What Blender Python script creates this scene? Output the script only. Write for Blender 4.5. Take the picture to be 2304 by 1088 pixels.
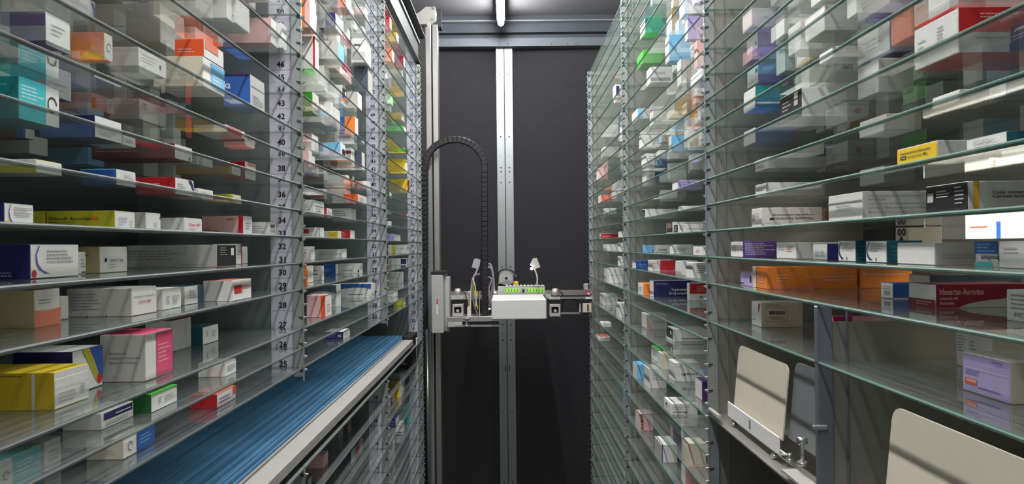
import bpy, bmesh, math, random
from mathutils import Vector, Matrix
random.seed(7)
scene = bpy.context.scene
for o in list(bpy.data.objects):
    bpy.data.objects.remove(o)
C = scene.collection

# ------------------------------------------------------------------ camera
EYE = 1.45                      # eye height above the floor (m)
FPX = 1730.0                    # focal length in pixels of the 2304 wide frame
YAW, PITCH, ROLL = [math.radians(a) for a in (0.3, 0.3, -0.6)]
FWD = Vector((math.sin(YAW) * math.cos(PITCH), math.cos(YAW) * math.cos(PITCH), math.sin(PITCH)))
_r = Vector((math.cos(YAW), -math.sin(YAW), 0))
_u = _r.cross(FWD)
RIGHT = _r * math.cos(ROLL) + _u * math.sin(ROLL)
UP = _u * math.cos(ROLL) - _r * math.sin(ROLL)
EYEP = Vector((0, 0, EYE))
cam_d = bpy.data.cameras.new('camera')
cam_d.sensor_width = 36.0
cam_d.lens = 36.0 * FPX / 2304.0
cam_d.clip_start = 0.02
cam = bpy.data.objects.new('camera', cam_d)
C.objects.link(cam)
m = Matrix((RIGHT, UP, -FWD)).transposed().to_4x4()
m.translation = EYEP
cam.matrix_world = m
scene.camera = cam

# ------------------------------------------------------------------ world, light, exposure
world = bpy.data.worlds.new('world')
scene.world = world
world.use_nodes = True
world.node_tree.nodes['Background'].inputs[0].default_value = (1.0, 0.98, 0.95, 1)
world.node_tree.nodes['Background'].inputs[1].default_value = 0.5
TUBE_EMIT = 190.0                # brightness of the ceiling tubes
scene.view_settings.view_transform = 'Standard'
scene.view_settings.look = 'None'
scene.view_settings.gamma = 1.0
scene.view_settings.use_curve_mapping = False
scene.view_settings.exposure = -0.2
scene.cycles.use_denoising = True
scene.cycles.max_bounces = 5
scene.cycles.diffuse_bounces = 2
scene.cycles.glossy_bounces = 3
scene.cycles.transmission_bounces = 2
scene.cycles.transparent_max_bounces = 40
scene.cycles.sample_clamp_indirect = 6.0


def room_lamp():
    """lamp of the lit room beyond the opening in the right rack"""
    l = bpy.data.lights.new('adjoining_room_lamp', 'AREA')
    l.shape = 'RECTANGLE'; l.size = 0.6; l.size_y = 1.0; l.energy = 90; l.color = (1.0, 0.96, 0.9)
    o = bpy.data.objects.new('adjoining_room_lamp', l)
    C.objects.link(o)
    o.location = (1.22, 1.2, EYE + 0.62)
    return o


room_lamp()


# ------------------------------------------------------------------ helpers
def ray(u, v):
    return FWD + RIGHT * ((u - 1152) / FPX) - UP * ((v - 544) / FPX)


def at(u, v, Y):
    """point at distance Y along the aisle seen at photo pixel (u, v)"""
    r = ray(u, v)
    return EYEP + r * (Y / r.y)


def on_x(u, v, x):
    r = ray(u, v)
    return EYEP + r * (x / r.x)


def on_z(u, v, z):
    r = ray(u, v)
    return EYEP + r * (z / r.z)


def hexlin(h):
    h = h.lstrip('#')
    out = []
    for i in (0, 2, 4):
        c = int(h[i:i + 2], 16) / 255
        out.append(c / 12.92 if c <= 0.04045 else ((c + 0.055) / 1.055) ** 2.4)
    return (*out, 1)


MATS = {}


def mat(name, col, rough=0.5, metal=0.0, spec=0.5, emit=0.0, noise=0.0, nscale=60.0, stretch=None, bump=0.0):
    if name in MATS:
        return MATS[name]
    mt = bpy.data.materials.new(name)
    mt.use_nodes = True
    nt = mt.node_tree
    p = nt.nodes['Principled BSDF']
    c = hexlin(col) if isinstance(col, str) else (*col, 1)
    p.inputs['Base Color'].default_value = c
    p.inputs['Roughness'].default_value = rough
    p.inputs['Metallic'].default_value = metal
    p.inputs['Specular IOR Level'].default_value = spec
    if emit:
        p.inputs['Emission Color'].default_value = c
        p.inputs['Emission Strength'].default_value = emit
    if noise or bump:
        tc = nt.nodes.new('ShaderNodeTexCoord')
        nz = nt.nodes.new('ShaderNodeTexNoise')
        nz.inputs['Scale'].default_value = nscale
        nz.inputs['Detail'].default_value = 4
        src = tc.outputs['Object']
        if stretch:
            mp = nt.nodes.new('ShaderNodeMapping')
            mp.inputs['Scale'].default_value = stretch
            nt.links.new(src, mp.inputs[0])
            src = mp.outputs[0]
        nt.links.new(src, nz.inputs['Vector'])
        if noise:
            rm = nt.nodes.new('ShaderNodeMapRange')
            rm.inputs[1].default_value = 0.3; rm.inputs[2].default_value = 0.7
            rm.inputs[3].default_value = 1 - noise; rm.inputs[4].default_value = 1 + noise
            mx = nt.nodes.new('ShaderNodeMix')
            mx.data_type = 'RGBA'; mx.blend_type = 'MULTIPLY'; mx.inputs[0].default_value = 1
            mx.inputs[6].default_value = c
            nt.links.new(nz.outputs[0], rm.inputs[0])
            nt.links.new(rm.outputs[0], mx.inputs[7])
            nt.links.new(mx.outputs[2], p.inputs['Base Color'])
        if bump:
            bp = nt.nodes.new('ShaderNodeBump')
            bp.inputs['Strength'].default_value = bump; bp.inputs['Distance'].default_value = 0.002
            nt.links.new(nz.outputs[0], bp.inputs['Height'])
            nt.links.new(bp.outputs[0], p.inputs['Normal'])
    MATS[name] = mt
    return mt


def glass_mat(name, tint, dust_haze):
    """clear shelf glass: transparent, Fresnel mirror, a thin dusty film that also paints in milky haze"""
    mt = bpy.data.materials.new(name)
    mt.use_nodes = True
    nt = mt.node_tree
    nt.nodes.clear()
    N = nt.nodes.new
    out = N('ShaderNodeOutputMaterial')
    tr = N('ShaderNodeBsdfTransparent'); tr.inputs[0].default_value = (*tint, 1)
    gl = N('ShaderNodeBsdfGlossy'); gl.inputs['Roughness'].default_value = 0.03
    gl.inputs['Color'].default_value = (0.96, 1.0, 0.985, 1)
    df = N('ShaderNodeBsdfDiffuse'); df.inputs[0].default_value = (0.78, 0.80, 0.79, 1)
    ge = N('ShaderNodeNewGeometry')
    dot = N('ShaderNodeVectorMath'); dot.operation = 'DOT_PRODUCT'
    nt.links.new(ge.outputs['Normal'], dot.inputs[0]); nt.links.new(ge.outputs['Incoming'], dot.inputs[1])

    def M(op, a, b=None):
        n = N('ShaderNodeMath'); n.operation = op
        for i, x in enumerate((a, b)):
            if x is None: continue
            if isinstance(x, (int, float)): n.inputs[i].default_value = x
            else: nt.links.new(x, n.inputs[i])
        return n.outputs[0]
    c = M('ABSOLUTE', dot.outputs['Value'])
    f = M('ADD', M('MULTIPLY', M('POWER', M('SUBTRACT', 1.0, c), 5.0), 0.957), 0.043)
    two = M('MULTIPLY', M('DIVIDE', M('MULTIPLY', f, 2.0), M('ADD', 1.0, f)), 0.85)       # both faces of the pane
    fac = M('MULTIPLY', two, M('SUBTRACT', 1.0, ge.outputs['Backfacing']))
    m1 = N('ShaderNodeMixShader'); m1.inputs[0].default_value = dust_haze  # dusty film, raised to paint in the milky haze of reflections
    nt.links.new(tr.outputs[0], m1.inputs[1]); nt.links.new(df.outputs[0], m1.inputs[2])
    m2 = N('ShaderNodeMixShader')
    nt.links.new(fac, m2.inputs[0]); nt.links.new(m1.outputs[0], m2.inputs[1]); nt.links.new(gl.outputs[0], m2.inputs[2])
    nt.links.new(m2.outputs[0], out.inputs[0])
    MATS[name] = mt
    return mt


def bx(bm, x0, x1, y0, y1, z0, z1, mi=0):
    vs = [bm.verts.new((x, y, z)) for z in (min(z0, z1), max(z0, z1)) for y in (min(y0, y1), max(y0, y1)) for x in (min(x0, x1), max(x0, x1))]
    fs = []
    for idx in ((0, 2, 3, 1), (4, 5, 7, 6), (0, 1, 5, 4), (2, 6, 7, 3), (0, 4, 6, 2), (1, 3, 7, 5)):
        f = bm.faces.new([vs[i] for i in idx]); f.material_index = mi; fs.append(f)
    return fs


def prism(bm, pts, axis, a, b, mi=0):
    """polygon pts (2D) extruded along axis from a to b; 2D order: axis x -> (y,z), y -> (x,z), z -> (x,y)"""
    def P(p, t):
        return {'x': (t, p[0], p[1]), 'y': (p[0], t, p[1]), 'z': (p[0], p[1], t)}[axis]
    A = [bm.verts.new(P(p, a)) for p in pts]; B = [bm.verts.new(P(p, b)) for p in pts]
    n = len(pts)
    fs = [bm.faces.new(A), bm.faces.new(B[::-1])]
    for i in range(n):
        fs.append(bm.faces.new((A[i], B[i], B[(i + 1) % n], A[(i + 1) % n])))
    for f in fs: f.material_index = mi
    return fs


def tube(bm, pts, r, n=8, mi=0, cap=True):
    pts = [Vector(p) for p in pts]
    rings = []
    up = Vector((0.13, 0.21, 0.97)).normalized()
    for i, p in enumerate(pts):
        d = (pts[min(i + 1, len(pts) - 1)] - pts[max(i - 1, 0)]).normalized()
        a = d.cross(up)
        if a.length < 1e-3: a = d.cross(Vector((1, 0, 0)))
        a.normalize(); b = d.cross(a)
        rr = r[i] if isinstance(r, (list, tuple)) else r
        rings.append([bm.verts.new(p + (a * math.cos(2 * math.pi * k / n) + b * math.sin(2 * math.pi * k / n)) * rr) for k in range(n)])
    for A, B in zip(rings, rings[1:]):
        for k in range(n):
            f = bm.faces.new((A[k], A[(k + 1) % n], B[(k + 1) % n], B[k])); f.material_index = mi; f.smooth = True
    if cap:
        for rg in (rings[0], rings[-1]):
            try: bm.faces.new(rg).material_index = mi
            except ValueError: pass


def cyl(bm, c, axis, r, h, n=16, mi=0):
    d = {'x': Vector((1, 0, 0)), 'y': Vector((0, 1, 0)), 'z': Vector((0, 0, 1))}[axis]
    tube(bm, [Vector(c) - d * h / 2, Vector(c) + d * h / 2], r, n, mi)


def mesh_of(bm, name, mats, bevel=0.0, seg=1):
    if bevel:
        bmesh.ops.bevel(bm, geom=list(bm.edges), offset=bevel, segments=seg, affect='EDGES', clamp_overlap=True)
    bmesh.ops.recalc_face_normals(bm, faces=list(bm.faces))
    me = bpy.data.meshes.new(name)
    bm.to_mesh(me); bm.free()
    for mt in (mats if isinstance(mats, (list, tuple)) else [mats]):
        me.materials.append(mt)
    return me


def link(name, me, parent=None, loc=None):
    o = bpy.data.objects.new(name, me)
    C.objects.link(o)
    if parent is not None: o.parent = parent
    if loc is not None: o.location = loc
    return o


def obj(name, bm, mats, parent=None, loc=None, bevel=0.0, seg=1):
    return link(name, mesh_of(bm, name, mats, bevel, seg), parent, loc)


def boxobj(name, mats, parent, *ext, bevel=0.0):
    bm = bmesh.new(); bx(bm, *ext)
    return obj(name, bm, mats, parent, bevel=bevel)


def thing(name, label, cat, loc=(0, 0, 0), group=None):
    o = bpy.data.objects.new(name, None)
    C.objects.link(o); o.location = loc
    o.empty_display_size = 0.05
    tag(o, label, cat, group)
    return o


def tag(o, label, cat, group=None):
    o['label'] = label; o['category'] = cat
    if group: o['group'] = group
    return o


def struct(o):
    o['kind'] = 'structure'
    return o


_txt = {}


def text_poly(s, bold=0.0):
    """list of (verts2d, faces) of a line of text, cap height about 0.7"""
    k = (s, bold)
    if k in _txt: return _txt[k]
    cu = bpy.data.curves.new('lettering', 'FONT')
    cu.body = s; cu.size = 1.0; cu.resolution_u = 2; cu.offset = bold; cu.fill_mode = 'FRONT'
    to = bpy.data.objects.new('lettering', cu)
    C.objects.link(to)
    dg = bpy.context.evaluated_depsgraph_get()
    me = bpy.data.meshes.new_from_object(to.evaluated_get(dg))
    vs = [(v.co.x, v.co.y) for v in me.vertices]
    fs = [tuple(p.vertices) for p in me.polygons]
    bpy.data.objects.remove(to); bpy.data.curves.remove(cu); bpy.data.meshes.remove(me)
    w = max((v[0] for v in vs), default=1.0)
    _txt[k] = (vs, fs, w)
    return _txt[k]


# ------------------------------------------------------------------ materials
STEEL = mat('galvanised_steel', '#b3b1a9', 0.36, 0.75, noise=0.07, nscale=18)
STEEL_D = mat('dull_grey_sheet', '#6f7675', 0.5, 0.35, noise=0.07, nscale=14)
POST = mat('zinc_post', '#a9afae', 0.38, 0.6, noise=0.06, nscale=30)
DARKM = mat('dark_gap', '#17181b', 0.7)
FELT = mat('charcoal_felt', '#2c2b2f', 0.95, noise=0.35, nscale=420, bump=0.3)
BACKST = mat('brushed_column_steel', '#a7abac', 0.36, 0.75, noise=0.05, nscale=8, stretch=(60, 60, 1))
BEAM = mat('blue_grey_beam', '#41454d', 0.5, 0.3, noise=0.06, nscale=12)
CEIL = mat('grey_ceiling_sheet', '#636365', 0.8, noise=0.04, nscale=6)
FLOORM = mat('dark_floor', '#3b3b3d', 0.7, noise=0.1, nscale=8)
GLASS = glass_mat('shelf_glass', (0.985, 0.995, 0.99), 0.075)
EDGE = mat('polished_glass_edge', '#4c5250', 0.45, 0.0, 0.35)
EDGE_G = mat('greenish_glass_edge', '#43685b', 0.42, 0.0, 0.35)
for e_ in (EDGE, EDGE_G):                     # ground edges let part of the light through
    nt_ = e_.node_tree
    mx_ = nt_.nodes.new('ShaderNodeMixShader'); mx_.inputs[0].default_value = 0.2
    tr_ = nt_.nodes.new('ShaderNodeBsdfTransparent'); tr_.inputs[0].default_value = (0.75, 0.85, 0.80, 1)
    nt_.links.new(nt_.nodes['Principled BSDF'].outputs[0], mx_.inputs[1]); nt_.links.new(tr_.outputs[0], mx_.inputs[2])
    nt_.links.new(mx_.outputs[0], nt_.nodes['Material Output'].inputs[0])
LABEL = mat('white_label_card', '#c9c6d2', 0.55)
INK = mat('black_ink', '#141418', 0.6)
HOLE = mat('punched_hole', '#35383b', 0.8)
ALU = mat('brushed_aluminium', '#c3c1be', 0.3, 0.85, noise=0.05, nscale=6, stretch=(1, 1, 40))
ALU_W = mat('satin_aluminium', '#cfcac4', 0.42, 0.45, noise=0.03, nscale=20)
BLACKP = mat('black_plastic', '#111114', 0.5)
DARKPR = mat('black_anodised_profile', '#262528', 0.6, 0.1)
WHITEP = mat('white_powder_coat', '#e9e7e3', 0.45)
CREAM = mat('cream_painted_sheet', '#d8ceba', 0.5, noise=0.02, nscale=30)
GREYPL = mat('grey_painted_sheet', '#77787a', 0.5)
BELT = mat('blue_conveyor_belt', '#659ccb', 0.5, noise=0.04, nscale=90)
BELTG = mat('belt_groove', '#123455', 0.8)
TUBEM = mat('lit_led_tube', '#ffffff', 0.5, emit=TUBE_EMIT)

# ------------------------------------------------------------------ room shell
BACKY = 4.6
ZC = EYE + 1.35
bm = bmesh.new(); bx(bm, -1.1, 2.3, -1.6, BACKY + 0.12, ZC, ZC + 0.04)
struct(obj('ceiling', bm, CEIL))
bm = bmesh.new(); bx(bm, -1.1, 2.3, -1.6, BACKY + 0.12, -0.05, 0)
struct(obj('floor', bm, FLOORM))
bm = bmesh.new(); bx(bm, -1.0, -0.96, -1.6, BACKY + 0.1, 0, ZC)
struct(obj('wall_left', bm, STEEL_D))
bm = bmesh.new(); bx(bm, 2.2, 2.24, -1.6, BACKY + 0.1, 0, ZC)
struct(obj('wall_right', bm, WHITEP))
# back wall: felt panels, steel cross beams, double column
bm = bmesh.new(); bx(bm, -0.96, 2.2, BACKY + 0.06, BACKY + 0.1, 0, ZC)
wb = struct(obj('wall_back', bm, DARKM))
colL, colM, colR = at(1117, 560, BACKY).x, at(1138.5, 560, BACKY).x, at(1157.5, 560, BACKY).x
colL = at(1120, 560, BACKY).x
zb = lambda v: at(1150, v, BACKY).z
for x0, x1 in ((-0.95, colL), (colR, 1.0)):
    boxobj('felt_panel', FELT, wb, x0, x1, BACKY + 0.03, BACKY + 0.06, 0, zb(108))
for x0, x1 in ((colL, colM - 0.0012), (colM + 0.0012, colR)):
    cl = boxobj('steel_column', BACKST, wb, x0, x1, BACKY + 0.0, BACKY + 0.06, 0, zb(108), bevel=0.002)
    bm = bmesh.new()
    cx = (x0 + x1) / 2
    for v, r in ((168, 4), (220, 2), (307, 4), (350, 2), (377, 4), (386, 4), (397, 2), (410, 4), (512, 2), (575, 2), (600, 4), (730, 4), (750, 3), (765, 4), (779, 2), (926, 3), (1085, 4)):
        cyl(bm, (cx, BACKY - 0.0005, zb(v)), 'y', r * 0.0012, 0.002, 8)
    hx = colM + (-0.014 if x0 < colM - 0.02 else 0.010)
    bx(bm, hx, hx + 0.006, BACKY - 0.0015, BACKY, zb(834), zb(822))
    h = obj('bolt_holes', bm, HOLE, cl); h['kind'] = 'stuff'
for i, (va, vb, y0, mt) in enumerate(((44, 58, BACKY - 0.10, BEAM), (58, 60.5, BACKY - 0.12, BACKST), (60.5, 80, BACKY - 0.07, BEAM), (80, 90, BACKY - 0.02, BEAM), (90, 108, BACKY - 0.045, BACKST))):
    b = boxobj('cross_beam', mt if va != 90 else mat('grey_cross_rail', '#666b72', 0.5, 0.4), wb, -0.95, 1.0, y0, BACKY + 0.06, zb(vb), zb(va))
    if va == 90:
        bm = bmesh.new()
        for u in (1124, 1143, 1241, 1277, 1296):
            p = at(u, 99, y0)
            cyl(bm, (p.x, y0 - 0.0005, p.z), 'y', 0.004, 0.002, 8)
        obj('bolt_holes', bm, HOLE, b)['kind'] = 'stuff'
# room seen through the opening of the right rack
bm = bmesh.new(); bx(bm, 1.55, 1.58, 0.3, 2.4, EYE - 1.4, EYE + 1.2)
struct(obj('wall_beyond', bm, mat('bright_white_wall', '#f2efe8', 0.7)))

# ceiling tubes
tz = EYE + 1.262
for i, (y0, y1, lb) in enumerate(((2.95, 4.36, 'far white led tube lamp ending at the back wall'), (1.45, 2.86, 'middle white led tube lamp on the ceiling overhead'), (-0.05, 1.36, 'near white led tube lamp on the ceiling overhead'))):
    t = thing('tube_lamp', lb, 'lamp', (-0.027, y0, tz), 'led tubes along the aisle ceiling')
    L = y1 - y0
    bm = bmesh.new(); tube(bm, [(0, 0.03, 0), (0, L - 0.012, 0)], 0.017, 14)
    obj('diffuser', bm, TUBEM, t)
    bm = bmesh.new(); bx(bm, -0.022, 0.022, 0, L, 0.018, 0.06)
    obj('housing', bm, WHITEP, t)
    for yy, ll in ((0.0, 0.03), (L - 0.012, 0.012)):
        bm = bmesh.new(); tube(bm, [(0, yy, 0), (0, yy + ll, 0)], 0.016, 12)
        obj('end_cap', bm, WHITEP, t)
    for yy in (0.25, L - 0.25):
        bm = bmesh.new(); bx(bm, -0.012, 0.012, yy, yy + 0.03, 0.06, ZC - tz)
        obj('hanger', bm, ALU, t)
# ------------------------------------------------------------------ storage racks
AL, AR, DEP = -0.445, 0.434, 0.36
PL = (0.53, 1.676, 2.822, 3.968)
PR = (0.485, 1.685, 2.886, 4.10)
HALF = 1.0908
SL = 0.0283                      # slot pitch
GT = 0.0055                      # glass thickness
LH = 0.0238
L_UP = [LH + k * SL for k in (0, 2, 4, 6, 8, 11, 14, 17, 20, 23, 25, 27, 29, 31)]
L_DN = [-0.0328, -0.0894, -0.1743, -0.2168, -0.2592]
L_LOW = [-0.565 - 0.085 * k for k in range(10)]
R_UP = [0.0274, 0.084, 0.1406, 0.1984, 0.2546, 0.3125, 0.3703, 0.4254, 0.51, 0.595, 0.68, 0.7366, 0.793, 0.85, 0.905]
R_DN = [-0.029, -0.0858, -0.1693]
R_LOW = [-0.2118] + [-0.2967 - 0.0849 * k for k in range(13)]
RACKBACK = mat('dark_rack_back', '#3c4042', 0.6, 0.2, noise=0.08, nscale=10)


def pane_mesh(s, x0, depth, y0, y1, edge):
    """shelf pane with a rounded front edge; local z = 0 at mid thickness"""
    h = GT / 2
    prof = [(0.0030, -h), (0.0012, -h * 0.80), (0.0, -h * 0.3), (0.0, h * 0.3), (0.0012, h * 0.80), (0.0030, h), (depth, h), (depth, -h)]
    bm = bmesh.new()
    fs = prism(bm, [(x0 + s * p[0], p[1]) for p in prof], 'y', y0, y1)
    bm.normal_update()
    for f in fs:
        n = f.normal
        f.material_index = 0 if abs(n.z) > 0.98 else 1
        f.smooth = False
    return mesh_of(bm, 'glass_shelf', [GLASS, edge])


def slot_z(n):
    """bottom of the label card of slot n, relative to the eye, and its height"""
    if n >= 30: return (n - 32) * SL - 0.0082, SL
    if n == 29: return -3 * SL - 0.0082, SL
    return -3 * SL - 0.0082 - (29 - n) * 0.0425, 0.0425


_cards = {}


def card_mesh(n):
    if n not in _cards:
        z, h = slot_z(n)
        bm = bmesh.new()
        bx(bm, -0.026, 0.026, -0.0006, 0.0, 0.0004, h)
        bx(bm, -0.026, 0.026, -0.0007, 0.0, 0.0, 0.0006, 1)
        vs, fs, w = text_poly(str(n), 0.03)
        k = 0.0172
        V = [bm.verts.new(((p[0] - w / 2) * k - 0.001, -0.0011, 0.0066 + p[1] * k)) for p in vs]
        for f in fs:
            bm.faces.new([V[i] for i in f]).material_index = 1
        me = bpy.data.meshes.new('number_label'); bm.to_mesh(me); bm.free()
        me.materials.append(LABEL); me.materials.append(INK)
        _cards[n] = me
    return _cards[n]


def post_parts(rack, s, a, Y, z0, z1, name='post', hooks=True, mt=None):
    """folded front flange of a divider with its row of hooks"""
    bm = bmesh.new()
    bx(bm, a, a + s * 0.022, Y - 0.010, Y + 0.0018, EYE + z0, EYE + z1)
    if s > 0: bx(bm, a + s * 0.044, a + s * 0.047, Y - 0.004, Y, EYE + z0, EYE + z1)
    p = obj(name, bm, mt or POST, rack, bevel=0.0012)
    if not hooks: return p
    bm = bmesh.new()
    k0, k1 = math.ceil((z0 - LH) / SL), math.floor((z1 - LH) / SL)
    for k in range(k0, k1 + 1):
        z = EYE + LH + k * SL - 0.004
        prism(bm, [(a, z - 0.004), (a - s * 0.004, z - 0.003), (a - s * 0.0075, z + 0.0012), (a - s * 0.004, z + 0.0025), (a, z + 0.003)], 'y', Y - 0.011, Y - 0.003)
        bx(bm, a - s * 0.0025, a, Y - 0.0125, Y - 0.009, z - (0.018 if z > EYE + 0.17 else 0.023), z - 0.006)
    h = obj('shelf_hooks', bm, POST, p); h['kind'] = 'stuff'
    bm = bmesh.new()
    for k in range(k0, k1 + 1):
        z = EYE + LH + k * SL - 0.002
        if z < EYE + 0.16 and k % 2: continue
        prism(bm, [(a + s * 0.001, z), (a + s * 0.010, z + 0.001), (a + s * 0.009, z - 0.003), (a + s * 0.004, z - 0.006), (a + s * 0.001, z - 0.0065)], 'y', Y - 0.0108, Y - 0.0099)
    h = obj('hook_slots', bm, HOLE, p); h['kind'] = 'stuff'
    return p


def divider(rack, s, a, Y, z0, z1, mt):
    return boxobj('side_panel', mt, rack, a + s * 0.004, a + s * DEP, Y, Y + 0.0018, EYE + z0, EYE + z1)


bayname = ('nearest', 'middle', 'farthest')
for i in range(3):
    y0, y1 = PL[i] + 0.004, PL[i + 1] - 0.0105
    r = thing('storage_rack', f'{bayname[i]} bay of the left storage rack with numbered glass shelves', 'rack', (0, 0, 0), 'left storage rack bays')
    spans = [(-0.277, 0.94), (-1.44, -0.478)] if i < 2 else [(-1.44, 0.94)]
    for z0, z1 in spans:
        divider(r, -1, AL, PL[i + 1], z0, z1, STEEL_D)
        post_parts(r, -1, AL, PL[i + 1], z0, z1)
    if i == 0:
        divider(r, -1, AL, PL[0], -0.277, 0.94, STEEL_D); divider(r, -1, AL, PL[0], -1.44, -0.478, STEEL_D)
    boxobj('back_panel', RACKBACK, r, AL - DEP, AL - DEP - 0.002, PL[i] + 0.002, PL[i + 1], EYE - 1.44, EYE + 0.94)
    me = pane_mesh(-1, AL, DEP - 0.004, y0, y1, EDGE)
    for z in L_UP + L_DN + L_LOW:
        link('glass_shelf', me, r, (0, 0, EYE + z))
    boxobj('top_plate', STEEL_D, r, AL, AL - DEP, PL[i] + 0.002, PL[i + 1], EYE - 0.478, EYE - 0.475)
    ns = list(range(25, 65)) + list(range(4, 20)) if i < 2 else list(range(4, 65))
    cards = boxobj('label_strip', LABEL, r, AL - 0.0185, AL - 0.0715, PL[i + 1] - 0.0006, PL[i + 1], EYE + (-0.27 if i < 2 else -1.3), EYE + 0.92)
    for n in ns:
        z, h = slot_z(n)
        if z + h > 0.93: continue
        if i < 2 and n == 25: z = max(z, -0.2695)
        link('number_label', card_mesh(n), cards, (AL - 0.045, PL[i + 1] - 0.0007, EYE + z))

for i in range(3):
    y0, y1 = PR[i] + 0.004, PR[i + 1] - 0.0105
    r = thing('storage_rack', f'{bayname[i]} bay of the right storage rack with green-edged glass shelves', 'rack', (0, 0, 0), 'right storage rack bays')
    divider(r, 1, AR, PR[i + 1], -1.44, 0.925, STEEL)
    post_parts(r, 1, AR, PR[i + 1], -1.44, 0.925)
    me = pane_mesh(1, AR, DEP - 0.004, y0, y1, EDGE_G)
    for z in R_UP + R_DN + ([] if i == 0 else R_LOW):
        link('glass_shelf', me, r, (0, 0, EYE + z))
    xb = AR + DEP
    if i == 0:
        divider(r, 1, AR, PR[0], -1.44, 0.925, STEEL)
        oy0, oy1, oz0, oz1 = 0.86, 1.462, EYE + 0.004, EYE + 0.042
        for ext in ((PR[0], PR[1], oz1, EYE + 0.925), (PR[0], PR[1], EYE - 1.44, oz0), (PR[0], oy0, oz0, oz1), (oy1, PR[1], oz0, oz1)):
            boxobj('back_panel', STEEL, r, xb, xb + 0.002, ext[0], ext[1], ext[2], ext[3])
        divider(r, 1, AR, HALF, -1.44, -0.112, STEEL)
        post_parts(r, 1, AR, HALF, -1.44, -0.089, hooks=False, mt=mat('blue_grey_post', '#7d828c', 0.4, 0.55, noise=0.08, nscale=25))
        boxobj('shelf_clip', POST, r, AR - 0.008, AR + 0.012, HALF - 0.014, HALF - 0.008, EYE - 0.262, EYE - 0.256, bevel=0.001)
        boxobj('bottom_sheet', STEEL, r, AR + 0.0, xb, PR[0], PR[1], EYE - 0.375, EYE - 0.372)
    else:
        boxobj('back_panel', STEEL, r, xb, xb + 0.002, PR[i] + 0.002, PR[i + 1], EYE - 1.44, EYE + 0.925)

# ------------------------------------------------------------------ upper guide rail on the left
gr = thing('guide_rail', 'dark steel guide rail running above the left rack', 'rail')
boxobj('rail_body', DARKPR, gr, -0.52, -0.465, -0.4, 4.07, EYE + 0.955, EYE + 1.10)
boxobj('running_strip', STEEL_D, gr, -0.463, -0.456, -0.4, 4.07, EYE + 1.075, EYE + 1.09)
boxobj('upper_flange', DARKPR, gr, -0.465, -0.425, -0.4, 4.07, EYE + 1.10, EYE + 1.108)
boxobj('lower_flange', DARKPR, gr, -0.465, -0.447, -0.4, 4.07, EYE + 0.955, EYE + 0.962)

# ------------------------------------------------------------------ conveyor under the left rack
cv = thing('belt_conveyor', 'long blue grooved conveyor belt beneath the left glass shelves', 'conveyor')
ZB = EYE - 0.436
boxobj('belt_bed', BELTG, cv, -0.80, -0.506, 0.56, 3.80, ZB - 0.03, ZB - 0.004)
gx = [-0.506, -0.5195, -0.5375, -0.574, -0.611, -0.652, -0.70, -0.75, -0.80]
for xa, xb in zip(gx, gx[1:]):
    boxobj('belt_strip', BELT, cv, xa - 0.0016, xb + 0.0016, 0.56, 3.80, ZB - 0.004, ZB, bevel=0.0008)
boxobj('side_rail', ALU_W, cv, -0.5045, -0.449, 0.56, 3.60, ZB - 0.002, ZB + 0.002, bevel=0.0008)
boxobj('rail_lip', ALU_W, cv, -0.4505, -0.449, 0.56, 3.60, ZB - 0.020, ZB - 0.002)
bm = bmesh.new(); bx(bm, -0.50, -0.449, 3.61, 3.78, ZB - 0.006, ZB + 0.02); bx(bm, -0.52, -0.46, 3.66, 3.80, ZB - 0.15, ZB - 0.01)
obj('drive_block', bm, BLACKP, cv, bevel=0.003)
bm = bmesh.new()
tube(bm, [at(937, 760, 3.72), at(937, 832, 3.72), at(905, 832, 3.72)], 0.0016, 6)
obj('bracket_wire', bm, ALU, cv)
bm = bmesh.new(); p = at(904, 790, 3.6); bx(bm, p.x - 0.012, p.x + 0.012, 3.6, 3.62, ZB - 0.11, ZB - 0.02); bx(bm, p.x - 0.05, p.x + 0.02, 3.6, 3.64, ZB - 0.115, ZB - 0.108)
obj('support_bracket', bm, STEEL, cv)

# ------------------------------------------------------------------ chute plates of the right rack
def rounded(y0, y1, z0, z1, r, n=6):
    pts = [(y0, z0), (y1, z0)]
    for cx, a0 in ((y1 - r, 0), (y0 + r, 90)):
        for k in range(n + 1):
            a = math.radians(a0 + 90 * k / n)
            pts.append((cx + r * math.cos(a), z1 - r + r * math.sin(a)))
    return pts


def chute_plate(label, y0, y1, x, mt, z0, z1, lip):
    t = thing('chute_plate', label, 'chute plate', (0, 0, 0), 'tilting chute plates in the right rack')
    bm = bmesh.new()
    fs = prism(bm, rounded(y0, y1, EYE + z0, EYE + z1, 0.018), 'x', x, x + 0.0025)
    for v in bm.verts: v.co.x += (v.co.z - EYE - z0) * 0.10
    obj('plate', bm, mt, t)
    if lip:
        bm = bmesh.new()
        bx(bm, x - 0.011, x - 0.0085, y0 - 0.016, y1 + 0.006, EYE + z0 - 0.021, EYE + z0 + 0.010)
        lp = obj('front_lip', bm, WHITEP, t, bevel=0.0015)
        boxobj('slot', GREYPL, lp, x - 0.0114, x - 0.0108, (y0 + y1) / 2 - 0.004, (y0 + y1) / 2 + 0.004, EYE + z0 - 0.014, EYE + z0 + 0.003)
        boxobj('floor_fold', WHITEP, t, x - 0.010, x + 0.003, y0 - 0.015, y1 + 0.005, EYE + z0 - 0.021, EYE + z0 - 0.019)
    for yy in (y0 + 0.02, y1 - 0.02):
        bm = bmesh.new()
        cyl(bm, (x - 0.006, yy, EYE + z0 - 0.026), 'z', 0.004, 0.012, 8)
        cyl(bm, (x - 0.006, yy, EYE + z0 - 0.031), 'z', 0.007, 0.005, 6)
        obj('hinge_bolt', bm, ALU, t)
    return t


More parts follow.
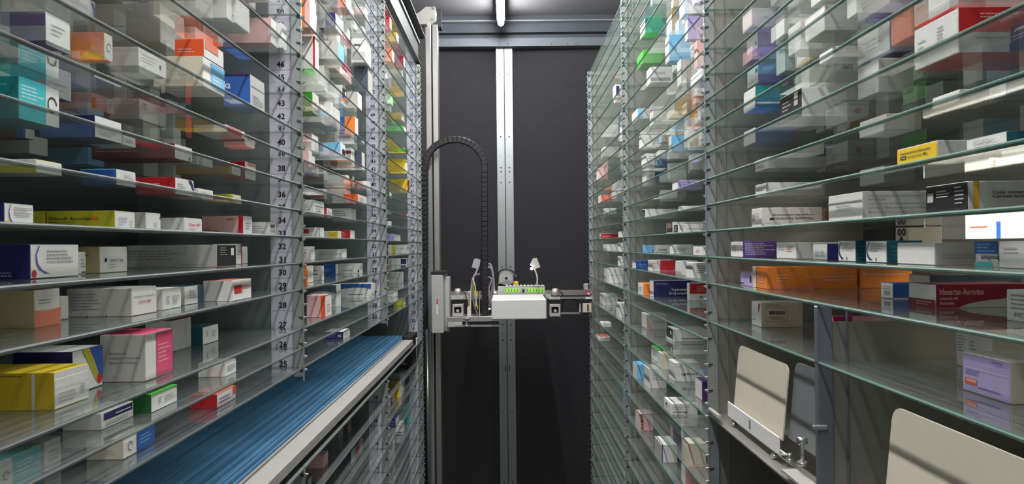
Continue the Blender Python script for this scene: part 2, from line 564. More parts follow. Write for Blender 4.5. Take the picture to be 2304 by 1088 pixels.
chute_plate('cream chute plate with white front lip beyond the steel post', 1.305, 1.585, 0.462, CREAM, -0.335, -0.208, True)
chute_plate('grey chute plate standing half behind the near steel post', 1.106, 1.302, 0.472, GREYPL, -0.330, -0.200, False)
chute_plate('large cream chute plate in the lower right corner', 0.52, 0.935, 0.452, CREAM, -0.345, -0.199, False)
led = thing('ledge_bar', 'thin pale ledge bar below the chute plates', 'ledge bar')
boxobj('front_bar', ALU_W, led, AR - 0.004, AR + 0.004, 1.595, 1.67, EYE - 0.360, EYE - 0.355)
boxobj('rear_bar', ALU_W, led, AR - 0.004, AR + 0.02, 1.11, 1.22, EYE - 0.362, EYE - 0.358)
bm = bmesh.new()
p = at(1785, 1008, 1.19)
cyl(bm, (0.452, 1.19, EYE - 0.325), 'z', 0.0035, 0.04, 10); cyl(bm, (0.452, 1.19, EYE - 0.306), 'x', 0.006, 0.014, 10); cyl(bm, (0.452, 1.19, EYE - 0.341), 'z', 0.008, 0.006, 8)
obj('pivot_pin', bm, ALU, led)
# ------------------------------------------------------------------ medicine boxes
PAL = dict(w='#e8e5e0', g='#bcbab5', cr='#d9cfba', be='#b3a67f', nv='#23245f', bl='#2a5ba8', sk='#78bbe4', te='#1c8081', cy='#42c2cc',
           dt='#1c5260', ye='#e6c32a', yg='#b5b02a', oy='#b79a1c', **{'or': '#e8822c'}, ro='#e6582a', re='#c3222b', mr='#8a1d31', pk='#e8507a', pp='#e6b5b3',
           ma='#b01d5a', pu='#6553a6', lp='#b8a7d8', vi='#4a2560', gn='#3fae2e', dg='#1d5a2c', bk='#1d1c20', br='#6a4a3a', sl='#46515c',
           am='#c8982a', dk='#2b2b33', mg='#8b8a90', sa='#e07a5e')
CM = {k: mat('carton_' + k, v, 0.42, 0.0, 0.45, noise=0.025, nscale=120) for k, v in PAL.items()}
CNAME = dict(w='white', g='pale grey', cr='cream', be='beige', nv='navy', bl='blue', sk='light blue', te='teal', cy='cyan', dt='dark teal', ye='yellow',
             yg='yellow-green', oy='olive yellow', ro='red-orange', re='red', mr='maroon', pk='pink', pp='pale pink', ma='magenta', pu='purple', lp='lilac', vi='violet',
             gn='green', dg='dark green', bk='black', br='brown', sl='slate', am='amber', dk='dark', mg='grey', sa='salmon', **{'or': 'orange'})
_plain = {}
PLACED = []                      # (side, z, x0, x1, y0, y1, z0, z1, spec) of every box, for labels and fillers


def shelf_gap(s, z):
    zs = sorted(L_UP + L_DN + L_LOW if s < 0 else R_UP + R_DN + R_LOW)
    up = [q for q in zs if q > z + 0.01]
    if s < 0 and z == L_LOW[0]: return 0.06
    return (up[0] - z if up else 0.06) - GT - 0.002


def make_box(s, x0, x1, y0, y1, z0, z1, side, end, top, deco, flap=True):
    """carton with its inner end at x1 and its aisle end at x0 (s = side of the aisle)"""
    L, W, H = abs(x1 - x0), y1 - y0, z1 - z0
    bm = bmesh.new()
    fs = bx(bm, 0, s * L, 0, W, 0, H)
    names = [side, end, top]
    bm.normal_update()
    for f in fs:
        n = f.normal
        if s < 0: pass
        f.material_index = 2 if abs(n.z) > 0.5 else (1 if abs(n.x) > 0.5 else 0)
    if min(L, W, H) > 0.006:
        bmesh.ops.bevel(bm, geom=list(bm.edges), offset=0.0006, segments=1, affect='EDGES')
    root = obj('medicine_box', bm, [CM[n] for n in names], loc=(x0, y0, z0))
    if flap and W > 0.012 and H > 0.012:
        fb = bmesh.new()
        bx(fb, -s * 0.0005, 0, 0.001, W - 0.001, H * 0.02, H * 0.80)
        obj('end_flap', fb, CM[end], root)
    if not deco: return root
    state = {}

    def mi(c):
        state['mat'] = CM[c]
        return 0

    lift = [0]

    def P(face, fx, fy, dx=0.0, dy=0.0):
        """face coordinates run left to right and bottom to top as the face is looked at"""
        e = 0.0003 + lift[0] * 0.00006
        if face == 's':
            t = fx * L + dx
            return (s * (t if s > 0 else L - t), -e, fy * H + dy)
        if face == 'e':
            t = fx * W + dx
            return (-s * (e + 0.0006), (W - t) if s > 0 else t, fy * H + dy)
        t = fx * L + dx                                   # top
        return (s * (t if s > 0 else L - t), fy * W + dy, H + e)

    def quad(face, xa, xb, ya, yb, c, poly=None):
        pts = poly or [(xa, ya), (xb, ya), (xb, yb), (xa, yb)]
        pb = state['pb']
        f = pb.faces.new([pb.verts.new(P(face, *p)) for p in pts]); f.material_index = mi(c)

    rnd = random.Random(int(abs(x0 * 7919 + y0 * 104729 + z0 * 1299709) * 1000))
    for d in deco:
        k, face = d[0], d[1]
        lift[0] += 1
        pb = state['pb'] = bmesh.new()
        FW = W if face == 'e' else L
        FH = W if face == 't' else H
        if k == 'b':
            quad(face, *d[2:7])
        elif k == 'p':                                   # free polygon
            quad(face, 0, 0, 0, 0, d[3], d[2])
        elif k == 'l':                                   # rows of tiny print
            xa, xb, ya, yb, n, c = d[2:8]
            for r_ in range(n):
                y = yb - (yb - ya) * (r_ + 0.5) / n
                hh = (yb - ya) / n * 0.34
                x = xa
                xe = xa + (xb - xa) * rnd.uniform(0.55, 1.0)
                while x < xe - 0.01:
                    w_ = rnd.uniform(0.035, 0.11) * (xb - xa)
                    quad(face, x, min(x + w_, xe), y - hh / 2, y + hh / 2, c)
                    x += w_ + 0.018 * (xb - xa)
        elif k == 't':                                   # lettering
            txt, x, y, h, c = d[2:7]
            flip = len(d) > 7 and d[7]
            width = d[8] if len(d) > 8 else None
            vs, fcs, w = text_poly(txt, 0.012)
            ky = h * FH / 0.7
            kx = ky * 0.92 if width is None else width * FW / w
            sg = -1 if flip else 1
            V = [pb.verts.new(P(face, x, y, sg * p[0] * kx, sg * p[1] * ky)) for p in vs]
            for f in fcs:
                pb.faces.new([V[i] for i in f]).material_index = mi(c)
        elif k == 'v':                                   # lettering running upwards
            txt, x, y, h, c = d[2:7]
            vs, fcs, w = text_poly(txt, 0.012)
            kk = h * FW / 0.7
            V = [pb.verts.new(P(face, x, y, -p[1] * kk, p[0] * kk)) for p in vs]
            for f in fcs:
                pb.faces.new([V[i] for i in f]).material_index = mi(c)
        elif k == 'o':                                   # disc or ring
            cx, cy, r, c = d[2:6]
            ri = d[6] if len(d) > 6 else 0
            n = 16
            R = r * FH
            ring = [P(face, cx, cy, R * math.cos(2 * math.pi * i / n), R * math.sin(2 * math.pi * i / n)) for i in range(n)]
            if ri:
                inn = [P(face, cx, cy, ri * R * math.cos(2 * math.pi * i / n), ri * R * math.sin(2 * math.pi * i / n)) for i in range(n)]
                A = [pb.verts.new(q) for q in ring]; B = [pb.verts.new(q) for q in inn]
                for i in range(n - (3 if len(d) > 7 else 0)):
                    pb.faces.new((A[i], A[(i + 1) % n], B[(i + 1) % n], B[i])).material_index = mi(c)
            else:
                pb.faces.new([pb.verts.new(q) for q in ring]).material_index = mi(c)
        elif k == 'a':                                   # swoosh: list of (x, y, halfwidth)
            pts, c = d[2], d[3]
            A = [pb.verts.new(P(face, x - w_, y)) for x, y, w_ in pts]; B = [pb.verts.new(P(face, x + w_, y)) for x, y, w_ in pts]
            for i in range(len(pts) - 1):
                pb.faces.new((A[i], B[i], B[i + 1], A[i + 1])).material_index = mi(c)
        elif k == 'c':                                   # bar code
            xa, xb, ya, yb, c = d[2:7]
            x = xa
            while x < xb:
                w_ = rnd.choice((0.012, 0.02, 0.03)) * (xb - xa) * 1.6
                quad(face, x, min(x + w_, xb), ya, yb, c); x += w_ + rnd.choice((0.012, 0.02)) * (xb - xa) * 1.4
        nm = dict(b='printed_panel', p='printed_shape', l='small_print', t='lettering', v='lettering', o='round_logo', a='printed_swoosh', c='bar_code')[k]
        me = bpy.data.meshes.new(nm); pb.to_mesh(me); pb.free()
        me.materials.append(state['mat'])
        po = link(nm, me, root)
        if k in 'lc': po['kind'] = 'stuff'
    return root


def place(s, z, u2, u1, u0, vt, b=None, inset=0.055, on=None, side='w', end='w', top=None, deco=(), desc='', maxlen=None, extra_h=None):
    """s: -1 left / 1 right rack; u2..u1 the aisle end, u1..u0 the side; vt top pixel at the u1 edge; b a pixel on the lower front edge"""
    a = AL if s < 0 else AR
    zs = z + GT / 2 + 0.0004
    x = a + s * inset
    if b is not None:
        p = on_z(b[0], b[1], zs)
        x = p.x
        ins = (x - a) * s
        x = a + s * min(max(ins, 0.006), 0.22)
    vm = 551 - zs * 900
    vv = vm
    for _ in range(3):
        P1 = on_x(u1, vv, x); vv = 553 - zs * FPX / P1.y
    y0 = P1.y
    y1 = on_x(u2, vv, x).y
    if y1 < y0 + 0.010: y1 = y0 + 0.010
    h = at(u1, vt, y0).z - EYE - zs
    gap = shelf_gap(s, z)
    while z > 0.05 and on is None and h > gap and (x - a) * s > 0.010:      # stands nearer the shelf front
        x -= s * 0.004
        y0 = on_x(u1, 553 - zs * FPX / y0, x).y
        vv = 553 - zs * FPX / y0
        y1 = max(on_x(u2, vv, x).y, y0 + 0.010)
        h = at(u1, vt, y0).z - EYE - zs
    if on is not None:
        zs = on[7] - EYE + 0.0003
        h = at(u1, vt, y0).z - EYE - zs
        gap = z + gap - zs
    h = min(max(h, 0.010), gap)
    xin = at(u0, vv, y0).x
    L = abs(xin - x)
    lim = DEP - abs(x - a) - 0.012
    L = min(max(L, 0.045), 0.16 if maxlen is None else maxlen, lim)
    x1 = x + s * L
    rec = [s, z, x, x1, y0, y1, EYE + zs, EYE + zs + h, dict(side=side, end=end, top=top or side, deco=deco, desc=desc)]
    PLACED.append(rec)
    return rec


ZL = dict(A=L_UP[7], B=L_UP[6], C=L_UP[5], D=L_UP[4], E=L_UP[3], F=L_UP[2], G=L_UP[1], H=L_UP[0], I=L_DN[0], J=L_DN[1], K=L_DN[2], L=L_DN[3], M=L_DN[4],
          a=L_UP[8], b=L_UP[9], c=L_UP[10], d=L_UP[11], e=L_UP[12], f=L_UP[13])
ZL.update({'l%d' % i: z for i, z in enumerate(L_LOW)})
ZR = dict(zip('87654321', R_UP[:8]))
ZR.update({'a': 0.51, 'b': 0.595, 'c': 0.68, 'd': 0.7366, 'e': 0.793, 'f': 0.85, '9': R_DN[0], '10': R_DN[1], '11': R_DN[2]})
ZR.update({str(12 + i): z for i, z in enumerate(R_LOW)})
ORD = ('first', 'second', 'third', 'fourth', 'fifth', 'sixth', 'seventh', 'eighth', 'ninth', 'tenth', 'eleventh', 'twelfth', 'thirteenth', 'fourteenth', 'fifteenth', 'sixteenth')
LSHELF = dict(A='50', B='47', C='44', D='41', E='39', F='37', G='35', H='33', I='31', J='29', K='27', L='26', M='25', a='53', b='56', c='58', d='60', e='62', f='64')
LSHELF.update({'l%d' % i: str(17 - 2 * i) for i in range(8)})


TEENS = ('zero', 'one', 'two', 'three', 'four', 'five', 'six', 'seven', 'eight', 'nine', 'ten', 'eleven', 'twelve', 'thirteen', 'fourteen', 'fifteen', 'sixteen', 'seventeen', 'eighteen', 'nineteen')


def spell(n):
    n = int(n)
    if n < 20: return TEENS[n]
    t = ('twenty', 'thirty', 'forty', 'fifty', 'sixty')[n // 10 - 2]
    return t if n % 10 == 0 else t + '-' + TEENS[n % 10]


def Lb(sh, *a, **k): return place(-1, ZL[sh], *a, **k)
def Rb(sh, *a, **k): return place(1, ZR[sh], *a, **k)


SW = ('a', 'e', [(0.16, 0.95, 0.012), (0.10, 0.7, 0.014), (0.11, 0.45, 0.018), (0.18, 0.25, 0.03), (0.32, 0.12, 0.045)], 'pu')
TXT_S = ('l', 's', 0.08, 0.92, 0.25, 0.85, 4, 'mg')
TXT_E = ('l', 'e', 0.2, 0.85, 0.25, 0.7, 3, 'mg')
GL = lambda cx, cy, r: ('o', 'e', cx, cy, r, 'dk', 0.78, 1)

# ---- left rack, nearest bay
Lb('H', 75, 9, -150, 455, side='nv', deco=(('a', 'e', [(0.2, 0.95, 0.012), (0.13, 0.6, 0.014), (0.16, 0.3, 0.02), (0.26, 0.05, 0.03)], 'pu'), ('o', 'e', 0.1, 0.12, 0.11, 'ye'), ('l', 'e', 0.3, 0.95, 0.35, 0.85, 4, 'mg')), desc='white-ended navy carton with yellow drop')
y1 = Lb('H', 303, 258, 105, 473, side='yg', deco=(('t', 's', 'Sildenafil Aurovitas', 0.03, 0.50, 0.17, 'dk', False, 0.62), ('b', 's', 0.66, 0.76, 0.52, 0.64, 'ro'), ('l', 's', 0.03, 0.62, 0.24, 0.44, 2, 'dk'), ('l', 'e', 0.15, 0.6, 0.2, 0.7, 3, 'lp'), ('l', 'e', 0.7, 0.92, 0.1, 0.5, 5, 'mg')), desc='yellow-green carton with black lettering along its side')
Lb('H', 303, 258, 105, 473, side='yg', end='yg', deco=(('l', 's', 0.4, 0.9, 0.25, 0.6, 2, 'dk'),), desc='second yellow-green carton behind the lettered one')
PLACED[-1][2] = y1[3] - 0.003; PLACED[-1][3] = y1[3] - 0.09
Lb('H', 361, 328, 300, 477, side='g', deco=(('l', 'e', 0.5, 0.85, 0.2, 0.5, 4, 'lp'), ('b', 'e', 0.9, 0.95, 0.65, 0.8, 'dk')), desc='plain grey-white carton')
Lb('H', 454, 415, 366, 489, deco=(('t', 'e', 'Xeni 60', 0.2, 0.45, 0.22, 'pk', False, 0.65), ('l', 'e', 0.2, 0.8, 0.15, 0.35, 2, 'pp'), ('o', 's', 0.04, 0.75, 0.06, 'dk'), ('o', 's', 0.04, 0.15, 0.06, 'dk')), desc='white carton with pink print on its end')
Lb('H', 567, 547, 454, 485, side='pp', deco=(('b', 's', 0.89, 1.0, 0, 1, 're'), ('t', 's', 'Perindopril', 0.42, 0.24, 0.15, 'mr', True, 0.42), ('l', 's', 0.6, 0.86, 0.76, 0.88, 1, 'mr'), ('l', 's', 0.03, 0.3, 0.28, 0.36, 1, 'mr'), TXT_E), desc='pale pink carton with dark red band')
Lb('H', 625, 604, 567, 499, deco=(('l', 's', 0.05, 0.9, 0.2, 0.75, 4, 'mg'), ('c', 'e', 0.2, 0.8, 0.6, 0.85, 'dk'), TXT_E), desc='small white carton touching the number strip')
Lb('G', 139, 80, -80, 357, side='yg', top='w', deco=(('b', 's', 0, 1, 0.55, 1, 'w'),), desc='white carton with yellow-green lower half')
Lb('G', 305, 261, 185, 379, side='bl', deco=(('b', 's', 0.0, 0.98, 0.93, 1.0, 'sk'), ('l', 'e', 0.35, 0.9, 0.35, 0.75, 5, 'mg')), desc='blue carton with white end')
Lb('G', 436, 394, 305, 398, side='re', deco=(('l', 's', 0.2, 0.95, 0.35, 0.7, 2, 'pp'), ('a', 'e', [(0.75, 0.95, 0.09), (0.86, 0.7, 0.07), (0.93, 0.45, 0.035), (0.97, 0.2, 0.02)], 'nv'), ('l', 'e', 0.1, 0.6, 0.3, 0.7, 3, 'mg')), desc='red carton with purple swoosh on white end')
Lb('G', 479, 445, 434, 423, deco=(TXT_E,), desc='low white carton')
Lb('G', 542, 521, 483, 436, side='yg', end='cr', deco=(('b', 'e', 0, 0.12, 0, 1, 'yg'),), desc='low yellow-green carton')
Lb('F', 133, 41, -130, 170, (135, 290), side='te', end='w', deco=(('b', 'e', 0, 0.64, 0, 1, 'cy'), ('l', 'e', 0.06, 0.6, 0.5, 0.85, 4, 'w'), GL(0.8, 0.55, 0.2), ('l', 's', 0.75, 0.95, 0.75, 0.85, 1, 'cy')), desc='teal carton with ring logo on its white end')
Lb('F', 78, 52, 0, 286, (78, 315), side='br', deco=(('b', 'e', 0, 0.12, 0, 1, 'bl'), ('b', 's', 0.8, 1, 0, 1, 'bl')), desc='brown and blue carton standing deep behind')
Lb('F', 273, 213, 90, 258, (260, 320), side='nv', deco=(('l', 'e', 0.1, 0.85, 0.15, 0.6, 4, 'g'), ('b', 's', 0, 0.97, 0.0, 0.62, 'bl')), desc='big navy-blue carton with white end')
Lb('F', 305, 276, 262, 303, (304, 332), deco=(TXT_E,), desc='plain white carton beside the navy one')
Lb('F', 432, 393, 206, 322, (433, 366), side='mr', deco=(('l', 's', 0.05, 0.6, 0.4, 0.8, 2, 'pp'), ('o', 'e', 0.82, 0.2, 0.12, 'dk')), desc='dull red carton with white lettering')
Lb('F', 478, 446, 436, 350, (478, 378), side='g', deco=(('c', 'e', 0.02, 0.25, 0.05, 0.9, 'mg'),), desc='white carton with grey stripe')
Lb('F', 541, 521, 395, 372, (541, 396), side='am', deco=(('b', 's', 0.93, 1, 0, 1, 'ye'), TXT_E), desc='long amber carton')
Lb('F', 575, 551, 512, 362, (575, 407), side='re', deco=(('b', 'e', 0.25, 0.9, 0.78, 0.94, 'sa'), TXT_E), desc='red carton nearest the number strip')
Lb('E', 160, 103, 60, 141, (160, 230), side='vi', deco=(('l', 'e', 0.3, 0.8, 0.2, 0.5, 2, 'g'),), desc='white-ended violet carton')
Lb('E', 255, 205, 140, 207, (255, 259), side='or', deco=(('b', 'e', 0, 0.68, 0, 1, 'pp'), ('b', 'e', 0, 0.2, 0, 0.7, 'or'), GL(0.85, 0.6, 0.2)), desc='orange carton with ring logo')
Lb('E', 373, 313, 268, 220, (373, 288), side='g', deco=(('l', 'e', 0.1, 0.3, 0.5, 0.85, 3, 'dk'), ('l', 'e', 0.6, 0.95, 0.7, 0.9, 2, 'mg')), desc='tall off-white carton')
Lb('E', 431, 418, 375, 255, (431, 312), side='sl', end='re', deco=(('b', 's', 0.05, 0.22, 0.3, 0.6, 'w'), ('l', 's', 0.4, 0.9, 0.2, 0.5, 3, 'g')), desc='slate carton with red end')
Lb('E', 551, 510, 436, 280, (551, 313), deco=(('b', 'e', 0.0, 0.8, 0.1, 0.9, 're'),), desc='white carton with red-printed end')
Lb('E', 572, 556, 510, 318, (572, 336), deco=(TXT_E,), desc='flat white carton')
Lb('D', 253, 234, 160, 72, (253, 142), side='or', deco=(('p', 's', [(0.2, 0), (1, 0), (1, 0.15), (0.5, 0.35)], 'ye'), ('b', 's', 0.05, 0.3, 0.05, 0.3, 'pp'), GL(0.5, 0.5, 0.16), ('b', 's', 0.35, 0.97, 0.6, 0.98, 'sa')), desc='orange carton with ring logo')
Lb('D', 157, 102, 0, 25, (157, 115), side='vi', deco=(('b', 's', 0, 1, 0, 0.5, 'mg'), TXT_E), desc='violet and grey carton with white end')
Lb('D', 374, 311, 253, 105, (374, 178), side='g', deco=(('l', 'e', 0.1, 0.6, 0.3, 0.8, 3, 'g'), ('b', 'e', 0.72, 0.78, 0.35, 0.6, 'dk')), desc='pale grey carton')
d4 = Lb('D', 504, 457, 345, 126, (504, 218), side='cr', deco=(('b', 'e', 0.34, 1, 0.1, 0.95, 'sk'), ('l', 'e', 0.45, 0.95, 0.2, 0.6, 3, 'w'), ('l', 's', 0.5, 0.85, 0.35, 0.42, 1, 'mg')), desc='cream carton with light blue end panel')
Lb('D', 503, 459, 402, 78, (504, 218), on=d4, side='ro', deco=(('b', 'e', 0.05, 0.7, 0.5, 1.0, 'sa'), ('l', 's', 0.1, 0.9, 0.2, 0.5, 2, 'pp')), desc='red-orange carton lying on the cream one')
Lb('D', 595, 563, 503, 166, (595, 255), side='bl', end='g', deco=(('t', 's', 'ka', 0.02, 0.55, 0.24, 'w', False, 0.24), ('l', 's', 0.02, 0.3, 0.38, 0.46, 1, 'w'), ('b', 's', 0, 1, 0.93, 1, 'nv'), ('b', 'e', 0.05, 0.95, 0.63, 0.65, 'dk'), ('l', 'e', 0.15, 0.9, 0.1, 0.4, 4, 'mg')), desc='deep blue carton with grey end')
Lb('C', 398, 360, 210, 7, (398, 117), side='g', deco=(('l', 's', 0.2, 0.55, 0.35, 0.48, 1, 'dk'),), desc='tall white-ended grey carton')
Lb('C', 214, 128, 60, -45, (214, 46), deco=(('a', 'e', [(0.9, 0.9, 0.04), (0.96, 0.5, 0.035), (0.97, 0.1, 0.02)], 'pu'), ('l', 'e', 0.2, 0.8, 0.3, 0.7, 3, 'lp')), desc='white carton with purple arc')
Lb('C', 480, 440, 400, 60, (480, 160), side='g', deco=(TXT_E,), desc='white carton standing deep')
Lb('B', 561, 530, 390, -12, (560, 75), deco=(('l', 's', 0.72, 0.97, 0.1, 0.3, 2, 're'), ('l', 's', 0.72, 0.97, 0.4, 0.6, 2, 'mg'), ('b', 's', 0.42, 0.5, 0.5, 1, 'bl')), desc='large white carton with red lettering')
Lb('I', 177, 68, -140, 549, (70, 627), side='nv', deco=(SW, ('o', 'e', 0.06, 0.14, 0.12, 're'), ('l', 'e', 0.3, 0.95, 0.42, 0.85, 4, 'mg'), ('l', 's', 0.5, 0.9, 0.05, 0.22, 2, 'lp')), desc='navy carton with purple swoosh and red drop')
Lb('I', 193, 179, 150, 566, (193, 615), deco=(TXT_E, ('b', 'e', 0.2, 0.8, 0.05, 0.1, 'dk')), desc='narrow white carton behind the navy one')
Lb('I', 286, 224, 160, 554, (224, 614), side='be', deco=(('o', 'e', 0.2, 0.48, 0.09, 'dk'), ('t', 'e', 'Lyxeol 1 mg', 0.32, 0.42, 0.13, 'mg', False, 0.5), ('l', 'e', 0.3, 0.65, 0.15, 0.35, 2, 'g'), ('l', 's', 0.2, 0.75, 0.62, 0.7, 1, 'dk')), desc='beige carton with white end and dark logo')
Lb('I', 531, 488, 286, 550, (488, 600), side='g', end='bk', maxlen=0.3, deco=(('l', 's', 0.0, 0.75, 0.3, 0.8, 4, 'mg'), ('l', 's', 0.6, 0.95, 0.08, 0.16, 1, 'mg'), ('l', 'e', 0.15, 0.6, 0.5, 0.9, 4, 'g'), ('b', 'e', 0.7, 0.85, 0.5, 0.85, 'w')), desc='long grey carton with black end')
Lb('I', 543, 532, 500, 548, (543, 594), deco=(('b', 'e', 0.85, 1, 0, 1, 're'), TXT_E), desc='thin white carton with red edge')
Lb('I', 557, 545, 520, 554, (557, 592), side='g', desc='thin pale carton at the row end')
Lb('J', 135, 77, -120, 652, (77, 737), side='be', deco=(('b', 'e', 0.0, 1.0, 0.0, 0.45, 'pp'), ('p', 'e', [(0, 0), (1, 0), (1, 0.46), (0.5, 0.40), (0, 0.44)], 'sa'), ('l', 'e', 0.15, 0.9, 0.58, 0.75, 2, 'mg')), desc='beige carton with peach lower end')
Lb('J', 154, 138, 120, 667, (154, 716), deco=(), desc='thin white carton behind the beige one')
Lb('J', 352, 296, 150, 648, (296, 711), side='g', deco=(('l', 's', 0.05, 0.6, 0.2, 0.85, 6, 'mg'), ('b', 'e', 0.08, 0.95, 0.66, 0.68, 'mg'), ('t', 'e', 'SULFAS 3MG', 0.25, 0.42, 0.10, 'pk', False, 0.5), ('p', 's', [(0.3, 0), (0.33, 0), (0.315, 0.06)], 'br'), ('p', 's', [(0.6, 0), (0.63, 0), (0.615, 0.06)], 'br')), desc='large grey carton with white flap end')
Lb('J', 407, 366, 350, 650, (366, 697), deco=(('l', 'e', 0.15, 0.4, 0.2, 0.65, 5, 'mg'), ('l', 'e', 0.5, 0.9, 0.2, 0.65, 4, 'mg')), desc='white carton with grey print')
Lb('J', 457, 415, 405, 645, (415, 686), side='g', top='dt', deco=(('b', 'e', 0.68, 1, 0, 1, 'dt'), ('l', 'e', 0.2, 0.62, 0.3, 0.8, 4, 'mg')), desc='white carton with dark teal edge strip')
Lb('J', 565, 523, 457, 631, (523, 677), side='g', top='sa', deco=(('p', 's', [(0.45, 0), (1, 0), (1, 1), (0.72, 1)], 'w'), ('b', 'e', 0.08, 0.42, 0.35, 0.75, 're'), ('b', 'e', 0.44, 0.5, 0.35, 0.75, 'sa'), ('l', 'e', 0.5, 0.95, 0.5, 0.75, 2, 'sa')), desc='white carton with red square logo')
Lb('K', 200, 122, -130, 838, (122, 922), side='oy', top='ye', deco=(('l', 's', 0.2, 0.75, 0.88, 0.94, 1, 'br'), ('b', 's', 0.80, 0.83, 0, 1, 'g'), ('l', 'e', 0.1, 0.6, 0.1, 0.45, 3, 'g'), ('l', 'e', 0.72, 0.9, 0.2, 0.5, 5, 'mg'), ('b', 'e', 0.02, 0.98, 0.55, 0.565, 'g')), desc='big yellow carton with white end')
Lb('K', 230, 163, 28, 791, (228, 866), side='nv', top='w', deco=(('p', 'e', [(0.3, 1), (0.52, 1), (0.85, 0.3), (0.8, 0.1)], 'yg'), ('p', 'e', [(0.56, 1), (1, 1), (1, 0.2), (0.9, 0.25)], 'bl'), ('o', 'e', 0.88, 0.2, 0.12, 're'), ('b', 's', 0, 1, 0, 0.3, 'w'), ('b', 's', 0, 0.3, 0.3, 0.7, 'dg')), desc='navy carton with green and blue diagonal end')
Lb('K', 387, 327, 225, 752, (327, 858), side='g', top='pk', deco=(('b', 'e', 0.38, 1, 0.02, 0.98, 'pk'), ('l', 'e', 0.45, 0.95, 0.3, 0.75, 5, 'pp'), ('l', 's', 0.2, 0.95, 0.35, 0.65, 3, 'mg')), desc='tall grey carton with pink end')
Lb('K', 430, 388, 375, 722, (388, 791), end='g', top='mr', deco=(('l', 'e', 0.6, 0.75, 0.4, 0.8, 4, 'mg'),), desc='tall pale carton with maroon top')
Lb('K', 491, 456, 432, 736, (456, 776), side='dt', deco=(('l', 's', 0.1, 0.8, 0.15, 0.5, 4, 'te'), ('l', 'e', 0.2, 0.4, 0.4, 0.8, 4, 'mg'), ('l', 'e', 0.5, 0.95, 0.3, 0.7, 3, 'mg')), desc='dark teal carton with white end')
Lb('M', 91, -4, -60, 1000, (91, 1068), end='w', top='cy', deco=(('b', 'e', 0.32, 1, 0, 1, 'cy'), ('l', 'e', 0.4, 0.95, 0.3, 0.8, 4, 'w'), GL(0.16, 0.5, 0.14)), desc='white and cyan carton in the lower corner')
Lb('M', 137, 100, 60, 992, (136, 1045), side='g', deco=(TXT_E,), desc='white carton behind the cyan one')
Lb('L', 300, 228, 140, 930, (228, 967), side='g', deco=(('b', 'e', 0.05, 0.95, 0.5, 0.95, 'nv'), ('l', 'e', 0.1, 0.9, 0.1, 0.4, 2, 'mg'), ('b', 'e', 0.4, 0.9, 0.66, 0.72, 'w')), desc='white carton with dark blue printed end')
Lb('L', 398, 340, 322, 887, (340, 928), side='dg', top='gn', deco=(('b', 'e', 0, 1, 0.9, 1, 'gn'), ('l', 'e', 0.25, 0.4, 0.3, 0.7, 5, 'mg'), ('l', 'e', 0.5, 0.95, 0.3, 0.7, 3, 'g')), desc='small green carton with white end')
Lb('M', 530, 488, 445, 887, (488, 918), side='re', top='sa', deco=(('b', 'e', 0.82, 1, 0.4, 1, 'ro'), ('l', 'e', 0.1, 0.75, 0.2, 0.7, 2, 'pu')), desc='small red carton with white end')
Lb('L', 531, 506, 490, 815, (530, 836), deco=(TXT_E,), desc='tiny white carton')
Lb('M', 347, 277, 205, 987, (277, 1033), side='cr', deco=(('b', 'e', 0.4, 1, 0.0, 1, 'bl'), ('l', 'e', 0.5, 0.95, 0.3, 0.8, 3, 'sk'), ('o', 'e', 0.2, 0.5, 0.24, 'mg', 0.72, 1), ('l', 's', 0.3, 0.85, 0.2, 0.5, 2, 'g')), desc='cream carton with blue end panel and swirl')

# ---- left rack, middle bay
Lb('G', 729, 705, 684, 449, deco=(('l', 's', 0.05, 0.8, 0.2, 0.8, 5, 'mg'), ('b', 'e', 0.0, 1, 0.64, 0.67, 'mg'), TXT_E), desc='white carton with grey flap line')
Lb('G', 747, 735, 725, 467, side='re', deco=(TXT_E,), desc='small white carton with red side')
Lb('G', 801, 790, 748, 468, deco=(('l', 's', 0.02, 0.75, 0.2, 0.85, 4, 'mg'),), desc='white carton with rows of grey print')
Lb('G', 854, 847, 801, 485, deco=(('l', 's', 0.3, 0.9, 0.4, 0.6, 1, 'g'),), desc='low white carton by the number strip')
Lb('F', 736, 729, 684, 424, (736, 448), side='w', deco=(('b', 's', 0.35, 1, 0.1, 0.6, 're'), ('b', 's', 0, 0.35, 0, 0.2, 'mr')), desc='white carton with wide red band')
Lb('F', 797, 784, 737, 424, (797, 461), deco=(('b', 'e', 0.15, 0.7, 0.4, 0.8, 'pk'),), desc='white carton with pink patch on its end')
Lb('F', 825, 805, 798, 436, (825, 462), side='ro', deco=(('l', 'e', 0.2, 0.7, 0.3, 0.7, 2, 'mg'),), desc='white carton with red-orange side')
Lb('E', 797, 793, 745, 396, (797, 421), side='or', deco=(('b', 's', 0, 1, 0.6, 1, 'br'),), desc='long orange carton')
Lb('E', 740, 728, 690, 385, (740, 407), deco=(('b', 's', 0, 1, 0, 0.25, 'sa'),), desc='white carton with salmon lower edge')
Lb('D', 777, 766, 719, 320, (777, 357), side='sk', top='sk', deco=(('b', 'e', 0.3, 0.9, 0.15, 0.6, 'bk'), ('b', 's', 0, 1, 0.0, 0.35, 'lp')), desc='pale blue carton with black-printed end')
Lb('D', 798, 790, 778, 332, (798, 384), deco=(('b', 's', 0, 1, 0.72, 0.86, 'mr'), ('l', 's', 0.2, 0.7, 0.4, 0.7, 2, 're')), desc='white carton with maroon band')
Lb('D', 821, 814, 798, 341, (821, 388), side='sl', deco=(), desc='slate blue carton')
Lb('D', 716, 702, 684, 300, (716, 345), side='pp', deco=(('b', 's', 0, 0.6, 0, 0.3, 'sl'),), desc='pale pink carton next to the post')
